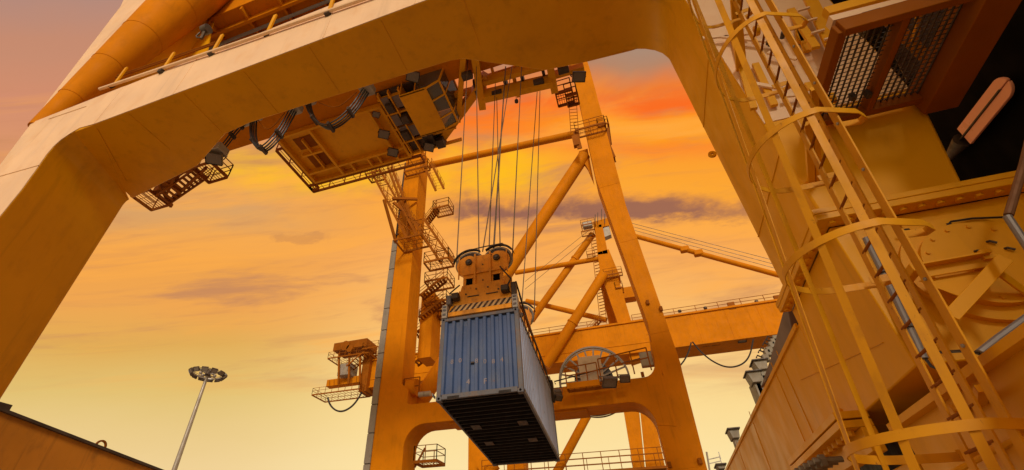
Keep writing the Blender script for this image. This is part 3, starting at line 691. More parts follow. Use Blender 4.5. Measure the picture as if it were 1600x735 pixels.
railing([U(886, 603, Y=yr - 1.15), U(936, 594, Y=yr - 1.15)], lp, 1.35, .8, .04)
railing([U(940, 596, Y=yr - .9), U(1018, 578, Y=yr - .9)], crane, 1.7, 1.2, .045)
MB().mm(U(1003, 572, Y=YF2 + .2), U(1017, 552, Y=YF2 + .7)).build('motor_box', 'galv', crane, .04)
floodlight(U(950, 592, Y=yr - 1.2), (.2, -.5, -.8), crane, 1.0); floodlight(U(975, 588, Y=yr - 1.0), (.1, -.5, -.8), crane, .7); floodlight(U(869, 610, Y=yr - 1.0), (0, -.4, -.9), crane, .8)
MB().tube([U(868, 600, Y=yr - .5), U(866, 596, Y=yr - .5), U(1000, 560, Y=yr + .2)], .05, 6).build('cable', 'rubber', crane)

# ================================================================== trolley with cab
TZ = CAMZ + 24.
tro = thing('crane_trolley', 'orange brown trolley with glazed cab hanging under the girder above the container', 'trolley', (-9, 16.5, TZ))
def tz(x, y, dz_=0.): return U(x, y, Z=TZ + dz_)
xa_, xb_, ya_, yb2 = -19.1, -11.2, 14.7, 19.15
dk = MB().mm((xa_, ya_, TZ + .45), (xb_, yb2, TZ + .495)).build('deck', 'paint_near', tro)
for x in (-19.1, -16.6, -12.1, -11.2): MB().mm((x - .09, ya_, TZ), (x + .09, yb2, TZ + .449)).build('deck_beam', 'paint_near', tro)
for y in (ya_, yb2 - .9, yb2): MB().mm((xa_ - .085, y - .08, TZ + .02), (xb_ + .085, y + .08, TZ + .448)).build('deck_beam', 'paint_near', tro)
for x in (-15.6, -14.2, -13.4): MB().mm((x - .07, yb2 - .85, TZ + .05), (x + .07, yb2 - .05, TZ + .447)).build('stiffener', 'paint_near', tro)
MB().mm((-18.5, 16.6, TZ + .1), (-16.8, 16.75, TZ + .446)).build('stiffener', 'paint_near', tro); MB().mm((-17.7, 15.4, TZ + .12), (-17.6, 18.2, TZ + .445)).build('stiffener', 'paint_near', tro)
MB().mm((-18.4, 15.3, TZ + .40), (-16.8, 16.3, TZ + .444)).build('hatch', 'paint_fine', tro); MB().mm((-18.4, 16.9, TZ + .40), (-16.8, 18.1, TZ + .444)).build('hatch', 'paint_fine', tro)
landing((xa_ - .75, ya_ + .8, TZ + .1), (.62, 0, 0), (0, 4.3, 0), tro, sides=(3,), bars=3, name='side_walkway')
landing((xa_ - .75, yb2 + .15, TZ + .1), (9.4, 0, 0), (0, .7, 0), tro, sides=(2,), bars=10, name='rear_walkway')
MB().mm((-11.1, 13.8, TZ + .2), (-8.3, 19.0, TZ + .34)).build('machinery_floor', 'dark', tro)
for y in (14.2, 15.4, 16.6, 17.8, 18.9): MB().mm((-11.1, y - .06, TZ - .05), (-9.4 if y < 17.5 else -7.2, y + .06, TZ + .199)).build('deck_beam', 'paint_near', tro)
for x in (-10.9, -10.2, -9.5): MB().mm((x - .05, 13.8, TZ - .12), (x + .05, 19.0, TZ + .198)).build('deck_beam', 'paint_near', tro)
for x, y, w_ in ((-10.5, 14.8, .5), (-9.95, 15.9, .5), (-10.5, 17.1, .55), (-9.2, 17.9, .7), (-8.6, 18.5, .6)):
    MB().box((x, y, TZ - .15), (w_, w_ * 1.2, .5)).build('drive_motor', 'dark', tro, .05)
for x, y in ((-10.62, 14.5), (-9.85, 14.6), (-10.6, 15.9), (-10.5, 16.9), (-9.9, 17.0)): MB().box((x, y, TZ - .08), (.5, .85, .05)).build('cover_sheet', 'violet_grey', tro)
for x, y, s_ in ((600, 208, .7), (614, 236, .7), (670, 228, .7), (645, 118, .75), (588, 178, .45), (662, 208, .45)):
    floodlight(tz(x, y, -.5), (.25, -.35, -.9), tro, s_)
# cab
cy0, cy1 = 13.75, 17.0; cz = TZ - 1.
def cabx(z): return 0
cp = [(-9.3, cz), (-7.55, cz), (-6.75, cz + .42), (-6.35, cz + 2.2), (-9.3, cz + 2.2)]
cab = MB().prism([(-9.3, cz), (-7.6, cz), (-7.6, cz + .06), (-9.24, cz + .06), (-9.24, cz + 2.2), (-9.3, cz + 2.2)], 'Y', cy0, cy1).build('operator_cab', 'paint_near', tro, .02, label='operator cab with sloping floor window')
MB().mm((-9.24, cy0, cz + 2.14), (-6.3, cy1, cz + 2.24)).build('roof', 'paint', cab)
k = MB()
ys = (cy0 + .04, cy0 + 1.0, cy1 - .9, cy1 - .04)
for y in ys:
    k.bar((-7.6, y, cz + .03), (-6.75, y, cz + .42), .09, .09); k.bar((-6.75, y, cz + .42), (-6.35, y, cz + 2.2), .09, .09)
for x, z in ((-7.6, cz + .03), (-6.75, cz + .42), (-6.35, cz + 2.15)): k.bar((x, cy0, z), (x, cy1, z), .10, .10)
for y in (cy0 + .04, cy1 - .04): k.bar((-8.3, y, cz), (-8.3, y, cz + 2.2), .08, .08); k.bar((-9.27, y, cz + .05), (-7.5, y, cz + .05), .1, .1)
k.build('window_frame', 'paint_near', cab)
for a_, b_ in zip(ys[:-1], ys[1:]):
    MB().add([(-7.6, a_ + .04, cz + .05), (-7.6, b_ - .04, cz + .05), (-6.76, b_ - .04, cz + .44), (-6.76, a_ + .04, cz + .44)], [(0, 1, 2, 3)]).build('pane', 'glass', cab)
    MB().add([(-6.74, a_ + .04, cz + .47), (-6.74, b_ - .04, cz + .47), (-6.36, b_ - .04, cz + 2.1), (-6.36, a_ + .04, cz + 2.1)], [(0, 1, 2, 3)]).build('pane', 'glass', cab)
for y in (cy0, cy1): MB().add([(-7.5, y, cz + .08), (-6.78, y, cz + .45), (-6.4, y, cz + 2.1), (-8.25, y, cz + 2.1), (-8.25, y, cz + .08)], [(0, 1, 2, 3, 4)]).build('pane', 'glass', cab)
MB().box((-8.1, 15.3, cz + .7), (.6, .7, 1.1)).build('seat', 'rubber', cab, .08)
MB().mm((-8.2, 14.2, cz + .4), (-7.9, 14.6, cz + 1.1)).build('console', 'galv', cab)
# open frame right of the cab with rope sheaves
k = []
def tbeam(a_, b_, w_, h_, name='frame_beam'): return MB().bar(a_, b_, w_, h_).build(name, 'paint_near', tro, .01)
tbeam(tz(724, 84), tz(716, 186, .3), .32, .7); tbeam(tz(741, 80), tz(754, 166), .42, .8); tbeam(tz(858, 96), tz(866, 140), .42, .8)
tbeam(tz(752, 128, .2), tz(900, 88, .2), .3, .6); tbeam(tz(757, 150, -.3), tz(862, 126, -.3), .4, .9); tbeam(tz(690, 215, .4), tz(760, 118, .4), .5, .7); tbeam(tz(766, 96, .8), tz(772, 120, .8), .16, .3)
tbeam(tz(700, 150, .6), tz(760, 136, .6), .3, .4); tbeam(tz(862, 118, .3), tz(912, 104, .3), .3, .5); tbeam(tz(800, 108, .5), tz(810, 150, .2), .2, .4)
for x, y in ((777, 147), (842, 129), (730, 118), (880, 108)): MB().box(tz(x, y, -.5), (.62, .4, .4)).build('sheave_housing', 'dark', tro, .03)
for x, y in ((745, 138), (815, 116), (790, 128), (848, 108)):
    MB().disc(tz(x, y, .6), .6, .16, 'X', 24).build('sheave', 'dark', tro)
MB().mm(tz(757, 118, 1.2), tz(860, 92, 1.3)).build('upper_deck', 'paint_near', tro)
landing(tz(868, 146, .0), (1.0, 0, 0), (0, 1.0, 0), tro); landing(tz(884, 150, -.3), (.7, 0, 0), (0, .8, 0), tro)
floodlight(tz(903, 118, -.4), (.1, -.3, -.9), tro, .75)
railing([tz(652, 100, .6), tz(692, 88, .6)], tro, 1., .5, .03); 
pk = tz(807, 158, -.6); MB().tube([pk + Vector((0, 0, 1.4)), pk], .02, 5).build('plumb_line', 'steel', tro); MB().disc(pk, .12, .16, 'Z', 10).build('plumb_bob', 'dark', tro)

# access platform hanging under the girder's left end
ZQ = CAMZ + 22.
k1 = landing(U(205, 305, Z=ZQ), (1.7, 0, 0), (0, 1.7, 0), crane, sides=(0, 3))
k2 = landing(U(300, 262, Z=ZQ), (1.6, 0, 0), (0, 1.5, 0), crane, sides=(1, 2))
flight(U(262, 320, Z=ZQ - .2), U(326, 276, Z=ZQ + .6), (0, -1.0, 0), crane, 10)
for a_, b_ in (((240, 270), (268, 322)), ((232, 285), (306, 262)), ((262, 318), (322, 262)), ((258, 282), (285, 300)), ((275, 272), (262, 300))):
    MB().bar(U(*a_, Z=ZQ + .3), U(*b_, Z=ZQ + .1), .16, .3).build('frame_beam', 'paint_fine', crane)
for x, y in ((262, 283), (250, 296), (268, 276)): MB().box(U(x, y, Z=ZQ + .5), (.7, .5, .6)).build('drive_motor', 'paint_fine', crane, .06)
fld = floodlight(U(338, 244, Z=ZQ - 1.2), (.2, -.3, -.93), crane, .95)

# ================================================================== festoon cables under the girder
yc_ = 12.4
def festoon(px, label, n=4, w_=.045, spread=.13):
    P = [U(x, y, Y=yc_) for x, y in px]
    # smooth the polyline
    for _ in range(3):
        Q = [P[0]]
        for a_, b_ in zip(P[:-1], P[1:]): Q += [lerp(a_, b_, .25), lerp(a_, b_, .75)]
        P = Q + [P[-1]]
    t = thing('festoon_cable', label, 'cable', P[0], 'festoon cable loops under the girder')
    for i in range(n):
        off = Vector(((i - (n - 1) / 2) * .04, (i - (n - 1) / 2) * spread, abs(i - 1.5) * .05))
        MB().tube([p + off for p in P], w_ + .012 * (i % 2), 6).build('cable', 'rubber', t)
    for f_ in (.3, .55, .75):
        p = P[int(f_ * len(P))]; MB().box(p, (.14, spread * n + .12, .22)).build('cable_clamp', 'dark', t)
    for p in (P[0], P[-1]): MB().box(p + Vector((0, 0, .3)), (.75, .8, .55)).build('carrier', 'galv', t, .05)
    return t
festoon([(480, 158), (484, 178), (497, 194), (511, 201), (530, 193), (552, 172), (572, 142)], 'long sagging black cable loop nearest the operator cab')
festoon([(396, 183), (394, 212), (400, 230), (407, 236), (420, 229), (440, 205), (458, 172)], 'black cable loop dipping below the girder edge left of the trolley deck')
festoon([(340, 240), (352, 226), (368, 205), (382, 190)], 'short black cable run rising to the girder at its left end', 3)
def thin(px, label): 
    P = [U(x, y, Y=yc_ - .3) for x, y in px]
    for _ in range(2):
        Q = [P[0]]
        for a_, b_ in zip(P[:-1], P[1:]): Q += [lerp(a_, b_, .25), lerp(a_, b_, .75)]
        P = Q + [P[-1]]
    o = MB().tube(P, .035, 6).build('slack_cable', 'paint_fine'); o['label'] = label; o['category'] = 'cable'; o['group'] = 'thin slack cables under the girder'
thin([(498, 160), (520, 168), (535, 164), (557, 144)], 'thin slack brown cable above the longest black loop')
thin([(402, 186), (414, 202), (425, 200), (445, 176)], 'thin slack brown cable above the left black loop')

# ================================================================== blue container
CB = Vector((-3.77, 11.44, 3.95 + CAMZ))
con = thing('shipping_container', 'weathered blue corrugated shipping container hanging from the spreader', 'container')
CW, CL, CH = 2.438, 6.058, 2.591; w2 = CW / 2
crot = Matrix.Rotation(.037, 4, 'Z') @ Matrix.Rotation(-.086, 4, 'X') @ Matrix.Rotation(-.008, 4, 'Y')
def corr_wall(n, length, hgt, depth, horiz0):
    """trapezoid corrugation profile along u, extruded in v; returns list of (u, depth)"""
    p = length / n; out = []
    for i in range(n):
        u = horiz0 + i * p; out += [(u, 0), (u + p * .34, 0), (u + p * .46, depth), (u + p * .88, depth)]
    out.append((horiz0 + length, 0)); return out
def sheet(profile, z0_, z1_, place, th=.012):
    k = MB(); n = len(profile); vs = []
    for d_ in (0, th):
        for z in (z0_, z1_):
            for u, d in profile: vs.append(place(u, d + d_, z))
    fs = []
    for i in range(n - 1):
        fs += [(i, i + 1, n + i + 1, n + i), (2 * n + i, 3 * n + i, 3 * n + i + 1, 2 * n + i + 1), (i, 2 * n + i, 2 * n + i + 1, i + 1), (n + i, n + i + 1, 3 * n + i + 1, 3 * n + i)]
    return k.add(vs, fs)
sheet(corr_wall(9, CW - .24, 0, .075, -w2 + .12), .16, CH - .11, lambda u, d, z: Vector((u, .02 + d, z))).build('end_wall', 'blue', con)
sheet(corr_wall(9, CW - .24, 0, .075, -w2 + .12), .16, CH - .11, lambda u, d, z: Vector((u, CL - .02 - d, z))).build('end_wall', 'blue', con)
for s_ in (-1, 1):
    sheet(corr_wall(22, CL - .3, 0, .04, .15), .16, CH - .07, lambda u, d, z, s_=s_: Vector((s_ * (w2 - .02 - d), u, z))).build('side_wall', 'blue_sidelit', con)
    MB().mm((s_ * (w2 - .06), .16, .03), (s_ * w2, CL - .16, .17)).build('bottom_rail', 'frame_grey', con, .008)
    MB().mm((s_ * (w2 - .06), .16, CH - .08), (s_ * w2, CL - .16, CH - .01)).build('top_rail', 'frame_grey', con, .008)
    for y in (0, CL):
        yy = (0, .14) if y == 0 else (CL - .14, CL)
        MB().mm((s_ * (w2 - .13), yy[0] + .004, .1), (s_ * (w2 - .004), yy[1] - .004, CH - .1)).build('corner_post', 'frame_grey', con, .012)
        for z in (0, CH):
            zz = (0, .118) if z == 0 else (CH - .118, CH)
            q = MB().mm((s_ * (w2 - .162), yy[0] - .002 if y == 0 else yy[0] - .02, zz[0]), (s_ * w2, yy[1] + .02 if y == 0 else yy[1] + .002, zz[1])).build('corner_casting', 'frame_grey', con, .012)
            ho = MB().disc((s_ * (w2 - .085), (-.004 if y == 0 else CL + .004), (zz[0] + zz[1]) / 2), .032, .012, 'Y', 14); ho.disc((s_ * (w2 + .001), (yy[0] + yy[1]) / 2, (zz[0] + zz[1]) / 2), .032, .008, 'X', 14)
            ho.build('casting_hole', 'black', q)
for y in (0, CL):
    yy = (.0, .07) if y == 0 else (CL - .07, CL)
    MB().mm((-w2 + .16, yy[0], CH - .115), (w2 - .16, yy[1], CH - .012)).build('top_rail', 'frame_grey', con, .01)
    MB().mm((-w2 + .16, yy[0], .03), (w2 - .16, yy[1], .17)).build('bottom_rail', 'frame_grey', con, .01)
MB().mm((-w2 + .06, .1, CH - .03), (w2 - .06, CL - .1, CH - .012)).build('roof', 'blue_sidelit', con)
MB().mm((-w2 + .06, .07, .14), (w2 - .06, CL - .07, .155)).build('floor', 'underseal', con)
for i in range(21):
    y = .2 + i * (CL - .4) / 20
    MB().mm((-w2 + .062, y - .022, .035), (w2 - .062, y + .022, .139)).build('cross_member', 'underseal', con)
for x, y in ((.72, 2.2), (.72, 3.7), (-.72, 2.2), (-.72, 3.7)): MB().mm((x - .14, y - .17, .020), (x + .14, y + .17, .034)).build('pocket_strap', 'stripe', con)
for s_ in (-1, 1): MB().mm((s_ * .72 - .17, -.004, .035), (s_ * .72 + .17, .08, .10)).build('pocket_mouth', 'underseal', con)
# faded remains of lettering and scrapes on the end wall ridges
pit = (CW - .24) / 9
def glyph(ch, i, z, s_=.17, m='mark'):
    cu = bpy.data.curves.new('glyph', 'FONT'); cu.body = ch; cu.size = s_; cu.extrude = .0015
    ob_ = bpy.data.objects.new('tmp', cu); C.objects.link(ob_)
    me = bpy.data.meshes.new_from_object(ob_.evaluated_get(bpy.context.evaluated_depsgraph_get())); bpy.data.objects.remove(ob_)
    me.transform(Matrix.Translation((-w2 + .12 + pit * (i + .02), .0165, z)) @ Matrix.Rotation(math.pi / 2, 4, 'X'))
    me.materials.append(MT[m]); o = bpy.data.objects.new('faded_marking', me); C.objects.link(o); o.parent = con
for ch_, i, z in (('8', 1, 1.05), ('0', 2, 1.06), ('8', 4, .98), ('0', 5, .93), ('8', 6, .90), ('4', 7, .92), ('4', 3, .38), ('F', 5, .34)): glyph(ch_, i, z, .19 if z > .6 else .22)
MB().box((-w2 + .12 + pit * 3.7, .045, 1.02), (.10, .05, .04)).build('dent', 'stripe', con)
con.matrix_world = Matrix.Translation(CB) @ crot

# ================================================================== spreader and headblock
spr = thing('spreader', 'scuffed orange spreader and headblock with rope sheaves clamped on the blue container', 'spreader')
def sp(x, y, z): return Vector((x, y, z + CH))
# end beams with hazard stripes
for y0_, s_ in ((.02, 1), (CL - .02, -1)):
    pr_ = [(y0_, .06), (y0_ + s_ * .42, .06), (y0_ + s_ * .42, .60), (y0_ + s_ * .24, .60), (y0_, .20)]
    eb = MB().loft([Vector((-w2 + .20, a_, CH + b_)) for a_, b_ in pr_], [Vector((w2 - .20, a_, CH + b_)) for a_, b_ in pr_]).build('end_beam', 'head', spr, .012)
    if s_ == 1:
        nrm = Vector((0, -.40, .24)).normalized(); A0 = Vector((-w2 + .22, y0_, CH + .20)) + nrm * .006; up_ = Vector((0, .24, .40)); n_ = 22; wd = (CW - .44) / n_
        for i in range(n_):
            x0_ = i * wd; sk_ = .16 if i < n_ / 2 else -.0 + .16
            a_ = A0 + Vector((x0_, 0, 0)); 
            q = [a_ + up_ * .04, a_ + Vector((wd, 0, 0)) + up_ * .04, a_ + Vector((wd + .10, 0, 0)) + up_ * .96, a_ + Vector((.10, 0, 0)) + up_ * .96]
            for v in q: v.x = min(v.x, w2 - .21)
            if i >= n_ / 2 and False: pass
            MB().loft(q, [v - nrm * .005 for v in q]).build('hazard_stripe', 'cream' if i % 2 else 'stripe', eb)
    for x in (-w2 + .09, w2 - .09):
        MB().mm((x - .085, y0_ - s_ * .03, CH + .02), (x + .085, y0_ + s_ * .24, CH + .5)).build('corner_guide', 'galv', eb, .015)
        for z in (.14, .30, .42): MB().box((x, y0_ - s_ * .035, CH + z), (.10, .03, .06)).build('guide_pad', 'frame_grey', eb)
for x in (-.62, .62): MB().mm((x - .2, .4, CH + .12), (x + .2, CL - .4, CH + .52)).build('main_beam', 'head', spr, .02)
# hopper shaped frame above
hp0 = [(-.98, .55), (.98, .55), (.98, 4.9), (-.98, 4.9)]; hp1 = [(-.62, .95), (.62, .95), (.62, 4.4), (-.62, 4.4)]
MB().loft([Vector((x, y, CH + .46)) for x, y in hp0], [Vector((x, y, CH + 1.12)) for x, y in hp1]).build('center_frame', 'head', spr, .02)
ft = [Vector((x, .36, CH + z)) for x, z in [(-1.06, .42), (1.06, .42), (1.02, .72), (.90, .98), (.76, 1.18), (.70, 1.42), (-.70, 1.42), (-.76, 1.18), (-.90, .98), (-1.02, .72)]]
MB().loft(ft, [v + Vector((0, .06, 0)) for v in ft]).build('end_plate', 'head', spr, .01)
# headblock: pair of cheek plates front and rear with sheaves between
HC = CH - .05
# grime, bolts and fittings on the hopper plate
for x, z in [(-.8, .62), (-.4, .62), (0, .62), (.4, .62), (.8, .62), (-.55, 1.05), (.55, 1.05), (-.2, 1.2), (.2, 1.2)]: MB().tube([(x, .335, CH + z), (x, .36, CH + z)], .03, 6).build('bolt', 'dark', spr)
for x in (-.86, .80): MB().mm((x - .13, .10, CH + .80), (x + .13, .34, CH + 1.02)).build('hydraulic_motor', 'dark', spr, .04)
for x in (-.30, .34): MB().mm((x - .2, .33, CH + .92), (x + .2, .36, CH + .945)).build('stiffener', 'stripe', spr)
MB().tube([(.85, .2, CH + .95), (1.0, .25, CH + 1.3), (.78, .35, CH + 1.7), (.62, .4, CH + 2.0)], .025, 6).build('hydraulic_hose', 'rubber', spr)
MB().tube([(-.86, .2, CH + .95), (-1.1, .3, CH + 1.15), (-.8, .4, CH + 1.5)], .025, 6).build('hydraulic_hose', 'rubber', spr)
MB().mm((-1.16, .15, CH + .62), (-1.0, .45, CH + .98)).build('twistlock_box', 'frame_grey', spr, .03); MB().mm((1.0, .15, CH + .60), (1.15, .45, CH + 1.1)).build('twistlock_box', 'dark', spr, .03)
MB().add([(.86, .30, CH + .98), (1.02, .30, CH + .72), (1.02, .30, CH + 1.5), (.72, .30, CH + 1.5), (.86, .34, CH + .98), (1.02, .34, CH + .72), (1.02, .34, CH + 1.5), (.72, .34, CH + 1.5)], [(0, 1, 2, 3), (7, 6, 5, 4), (0, 4, 5, 1), (1, 5, 6, 2), (2, 6, 7, 3), (3, 7, 4, 0)]).build('side_plate', 'head', spr)
def headblock(y_, lab):
    out = []
    prof = [(-.70, 1.15), (.70, 1.15), (.70, 1.58), (.88, 1.70)] + [(.52 + .44 * math.cos(t), 1.98 + .34 * math.sin(t)) for t in np.linspace(-.5, 1.75, 10)] + [(.36, 2.26), (-.36, 2.26)] + [(-.52 + .44 * math.cos(t), 1.98 + .34 * math.sin(t)) for t in np.linspace(1.39, 3.64, 10)] + [(-.88, 1.70), (-.70, 1.58)]
    pp = [Vector((x, y_, HC + 1.22 * z)) for x, z in prof]
    hb = MB().loft(pp, [v + Vector((0, .08, 0)) for v in pp]).build('headblock_plate', 'head', spr, .01)
    for x in (-.50, .50):
        MB().disc((x, y_ + .16, HC + 1.22 * 2.08), .46, .10, 'Y', 36).build('sheave', 'dark', hb)
        MB().ring((x, y_ + .16, HC + 1.22 * 2.08), .46, .53, .16, 'Y', 36).build('sheave_rim', 'reel', hb)
        MB().disc((x, y_ - .03, HC + 1.22 * 2.05), .12, .09, 'Y', 18).build('hub', 'dark', hb); MB().disc((x, y_ - .08, HC + 1.22 * 2.05), .055, .06, 'Y', 10).build('pin', 'frame_grey', hb)
        MB().ring((x, y_ + .08, HC + 1.22 * 2.08), .60, .625, .12, 'Y', 30, 0.2 if x > 0 else .9, 2.3 if x > 0 else 2.95).build('rope_guard', 'dark', hb)
        MB().mm((x - .36 * (1 if x < 0 else -1) - .02, y_ - .03, HC + 1.22 * 1.5), (x - .36 * (1 if x < 0 else -1) + .02, y_, HC + 1.22 * 2.3)).build('stiffener', 'head', hb)
        MB().mm((x * .95 - .11, y_ - .02, HC + 1.22 * 1.26), (x * .95 + .11, y_ - .006, HC + 1.22 * 1.46)).build('slot', 'black', hb)
        MB().mm((x * .95 - .14, y_ - .05, HC + 1.22 * 1.46), (x * .95 + .14, y_, HC + 1.22 * 1.50)).build('slot_lip', 'head', hb)
    for x, z in [(-.25, 1.5), (.25, 1.5), (0, 1.9), (-.3, 2.2), (.3, 2.2), (0, 1.35)]: MB().tube([(x, y_ - .02, HC + 1.22 * z), (x, y_, HC + 1.22 * z)], .028, 6).build('bolt', 'dark', hb)
    for x in (-.27, .27): MB().mm((x - .03, y_ - .07, HC + 1.22 * 1.22), (x + .03, y_ + .002, HC + 1.22 * 2.3)).build('stiffener', 'head', hb)
    MB().mm((-.68, y_ - .05, HC + 1.22 * 1.60), (.68, y_ + .002, HC + 1.22 * 1.63)).build('stiffener', 'head', hb)
    MB().mm((-.5, y_ - .06, HC + 1.22 * 1.06), (.5, y_ + .06, HC + 1.22 * 1.20)).build('tie_bar', 'stripe', hb)
    MB().tube([Vector((-1.02, y_ + .05, HC + 1.22 * 2.26)), Vector((-.7, y_ + .05, HC + 1.22 * 2.56)), Vector((0, y_ + .05, HC + 1.22 * 2.60)), Vector((.7, y_ + .05, HC + 1.22 * 2.60)), Vector((1.02, y_ + .05, HC + 1.22 * 2.3))], .022, 6).build('guard_bar', 'dark', hb)
    return hb
headblock(.46, ''); headblock(4.25, '')
MB().mm((-.55, .56, HC + 1.22 * 1.2), (.55, 4.25, HC + 1.22 * 1.62)).build('headblock_box', 'head', spr, .02)
for x in (-.95, .82):
    MB().box((x, .6, CH + .78), (.26, .3, .26)).build('flipper_motor', 'dark', spr, .04)
    MB().tube([(x, .62, CH + .7), (x + (.12 if x < 0 else -.12), .55, CH + .5)], .06, 8).build('flipper_rod', 'dark', spr)
MB().add([(-1.12, .6, CH + .95), (-.86, .6, CH + 1.42), (-.78, .6, CH + 1.2), (-1.12, .7, CH + .95), (-.86, .7, CH + 1.42), (-.78, .7, CH + 1.2)], [(0, 1, 2), (3, 5, 4), (0, 3, 4, 1), (1, 4, 5, 2), (2, 5, 3, 0)]).build('fin', 'head', spr)
MB().bar((-1.1, .5, CH + .4), (-1.15, .5, CH + .98), .14, .14, (0, 1, 0)).build('twistlock_arm', 'head', spr); MB().bar((1.05, .5, CH + .4), (.95, .6, CH + 1.3), .10, .10, (0, 1, 0)).build('twistlock_arm', 'head', spr)
for i in range(3): MB().tube([(w2 - .15 + .03 * i, .7 + .3 * i, CH + 1.5 - .3 * i), (w2 - .08, 2.0, CH + .75 - .1 * i), (w2 - .05, 3.6 + .3 * i, CH + .5), (w2 - .04, CL - .2, CH + .25)], .028, 6).build('hydraulic_hose', 'dark', spr)
for i in range(8): MB().bar((w2 - .06, .6 + i * .68, CH + .04), (w2 - .06, .6 + i * .68, CH + .55), .04, .04, (0, 1, 0)).build('hose_post', 'paint_fine', spr)
MB().bar((w2 - .06, .5, CH + .55), (w2 - .06, CL - .5, CH + .55), .04, .05).build('hose_rail', 'paint_fine', spr)
MB().mm((w2 - .04, CL - .28, CH - .5), (w2 + .08, CL - .02, CH + .32)).build('gather_guide', 'dark', spr, .02)
floodlight((w2 + .2, CL - .1, CH - .3), (.3, -.5, -.8), spr, .28)
MB().mm((-w2 - .02, -.25, CH * 0 + .05), (-w2 + .0, -.02, .12)).build('guide_tip', 'galv', spr)
spr.matrix_world = Matrix.Translation(CB) @ crot

# ================================================================== hoist ropes
Tsp = Matrix.Translation(CB) @ crot
def rope(top_px, loc, lab, r=.022, zt_=TZ + .4):
    a_ = Tsp @ Vector(loc); d_ = ray(*top_px); p = d_ * ((zt_ - CAMZ) / d_.z); p.z += CAMZ
    o = MB().tube([a_, p], r, 6).build('hoist_rope', 'steel'); o['label'] = lab; o['category'] = 'rope'; o['group'] = 'hoist ropes between trolley and headblock'
yh = .62
rope((731, 93), (-1.03, yh, CH + 2.5), 'hoist rope furthest left, down to the outer left sheave')
rope((744, 94), (-.18, yh, CH + 2.6), 'hoist rope just right of the leftmost one, to the left sheave')
rope((774, 130), (.17, yh, CH + 2.6), 'thin hoist rope falling straight onto the inside of the right sheave')
rope((800, 104), (-.05, yh, CH + 3.0), 'slanting hoist rope crossing over to the middle of the headblock')
rope((790, 104), (.36, yh, CH + 3.0), 'dark hoist rope falling to the top of the right sheave', .034)
rope((776, 142), (.6, yh, CH + 3.0), 'thin hoist rope slanting right behind the dark rope')
rope((815, 104), (1.02, yh, CH + 2.5), 'hoist rope down to the outer right sheave of the headblock')
rope((840, 134), (.5, 4.41, CH + 2.6), 'slanting hoist rope passing right of the headblock to the rear sheave')
rope((844, 132), (1.04, 4.41, CH + 2.5), 'hoist rope furthest right, down to the rear sheave')

# ================================================================== second crane far behind
c2 = thing('gantry_crane', 'distant orange quay crane with long boom seen behind the far portal', 'gantry crane', (0, 70, 0))
Y7 = 70.
def q7(x, y, Y=Y7): return U(x, y, Y=Y)
zg0, zg1 = 29.7, 34.9
gb = MB().mm((-45, Y7, zg0), (60, Y7 + 3.2, zg1)).build('boom_girder', 'paint', c2, .03)
MB().mm((-45, Y7 - .25, zg1 - .25), (60, Y7 + 3.4, zg1 + .05)).build('top_flange', 'paint', gb); MB().mm((-45, Y7 - .22, zg0 - .05), (60, Y7 + 4.4, zg0 + .15)).build('bottom_flange', 'paint', gb)
for i in range(24): MB().bar((-44 + i * 4.3, Y7 - .01, zg0 + .2), (-44 + i * 4.3, Y7 - .01, zg1 - .3), .05, .03, (0, 1, 0)).build('web_seam', 'paint', gb)
MB().mm((-45, Y7 - .08, zg0 + 1.4), (5, Y7, zg0 + 1.55)).build('web_stiffener', 'paint', gb)
railing([(3, Y7 + .2, zg1), (60, Y7 + .2, zg1)], gb, 1.2, 3.2, .04); railing([(-45, Y7 + .2, zg1), (-1, Y7 + .2, zg1)], gb, 1.2, 3.2, .04)
for i in range(5):
    p = U(1062 + i * 40, 486 - i * 5, Y=Y7 + .3); MB().disc(p, .26, .3, 'Z', 10).build('bollard_lamp', 'dark', gb)
for x, y in ((1143, 479), (1216, 468)): MB().mm(U(x - 3, y + 4, Y=Y7 - .1), U(x + 3, y - 6, Y=Y7 + .3)).build('junction_box', 'paint_fine', gb)
for x, y in ((1060, 538), (1101, 533), (1117, 531), (1158, 527), (1080, 535)): floodlight(U(x, y + 1, Y=Y7 + .6), (0, -.2, -1), gb, 1.1)
# posts and A frame
def post7(px, th, name, Y=Y7 + .4, mm_='paint'):
    P = [U(x, y, Y=Y) for x, y in px]; return MB().loft(P, [v + Vector((0, th, 0)) for v in P]).build(name, mm_, c2, .03)
post7([(943, 440), (966, 434), (1004, 560), (986, 566)], 1.6, 'leg')
post7([(934, 428), (953, 424), (975, 510), (953, 514)], 1.8, 'leg', Y7 + 3.5)
post7([(933, 394), (951, 389), (969, 432), (940, 440)], 2.2, 'mast_head')
post7([(929, 352), (941, 350), (950, 396), (934, 398)], 1.6, 'mast_post')
post7([(927, 346), (950, 340), (952, 352), (928, 357)], 1.8, 'mast_cap')
post7([(941, 357), (951, 352), (955, 366), (943, 371)], 1.2, 'mast_bracket', Y7 + .6, 'galv')
for x, y in ((934, 335), (940, 330), (945, 337), (930, 338)): MB().bar(U(x, y + 12, Y=Y7), U(x, y - 3, Y=Y7), .12, .12, (1, 0, 0)).build('aerial', 'dark', c2)
landing(U(908, 352, Y=Y7 - .6), (2.6, 0, 0), (0, 2.0, 0), c2); landing(U(908, 362, Y=Y7 - .4), (2.2, 0, 0), (0, 1.6, 0), c2, rail=False)
MB().box(U(918, 352, Y=Y7), (1.8, 1.2, 1.2)).build('winch_drum', 'galv', c2, .2)
landing(U(944, 430, Y=Y7 - .8), (3.0, 0, 0), (0, 1.0, 0), c2); landing(U(962, 450, Y=Y7 + .2), (1.2, 0, 0), (0, 2.0, 0), c2); 
landing(U(917, 398, Y=Y7 - .2), (1.4, 0, 0), (0, 1.8, 0), c2)
k = MB()
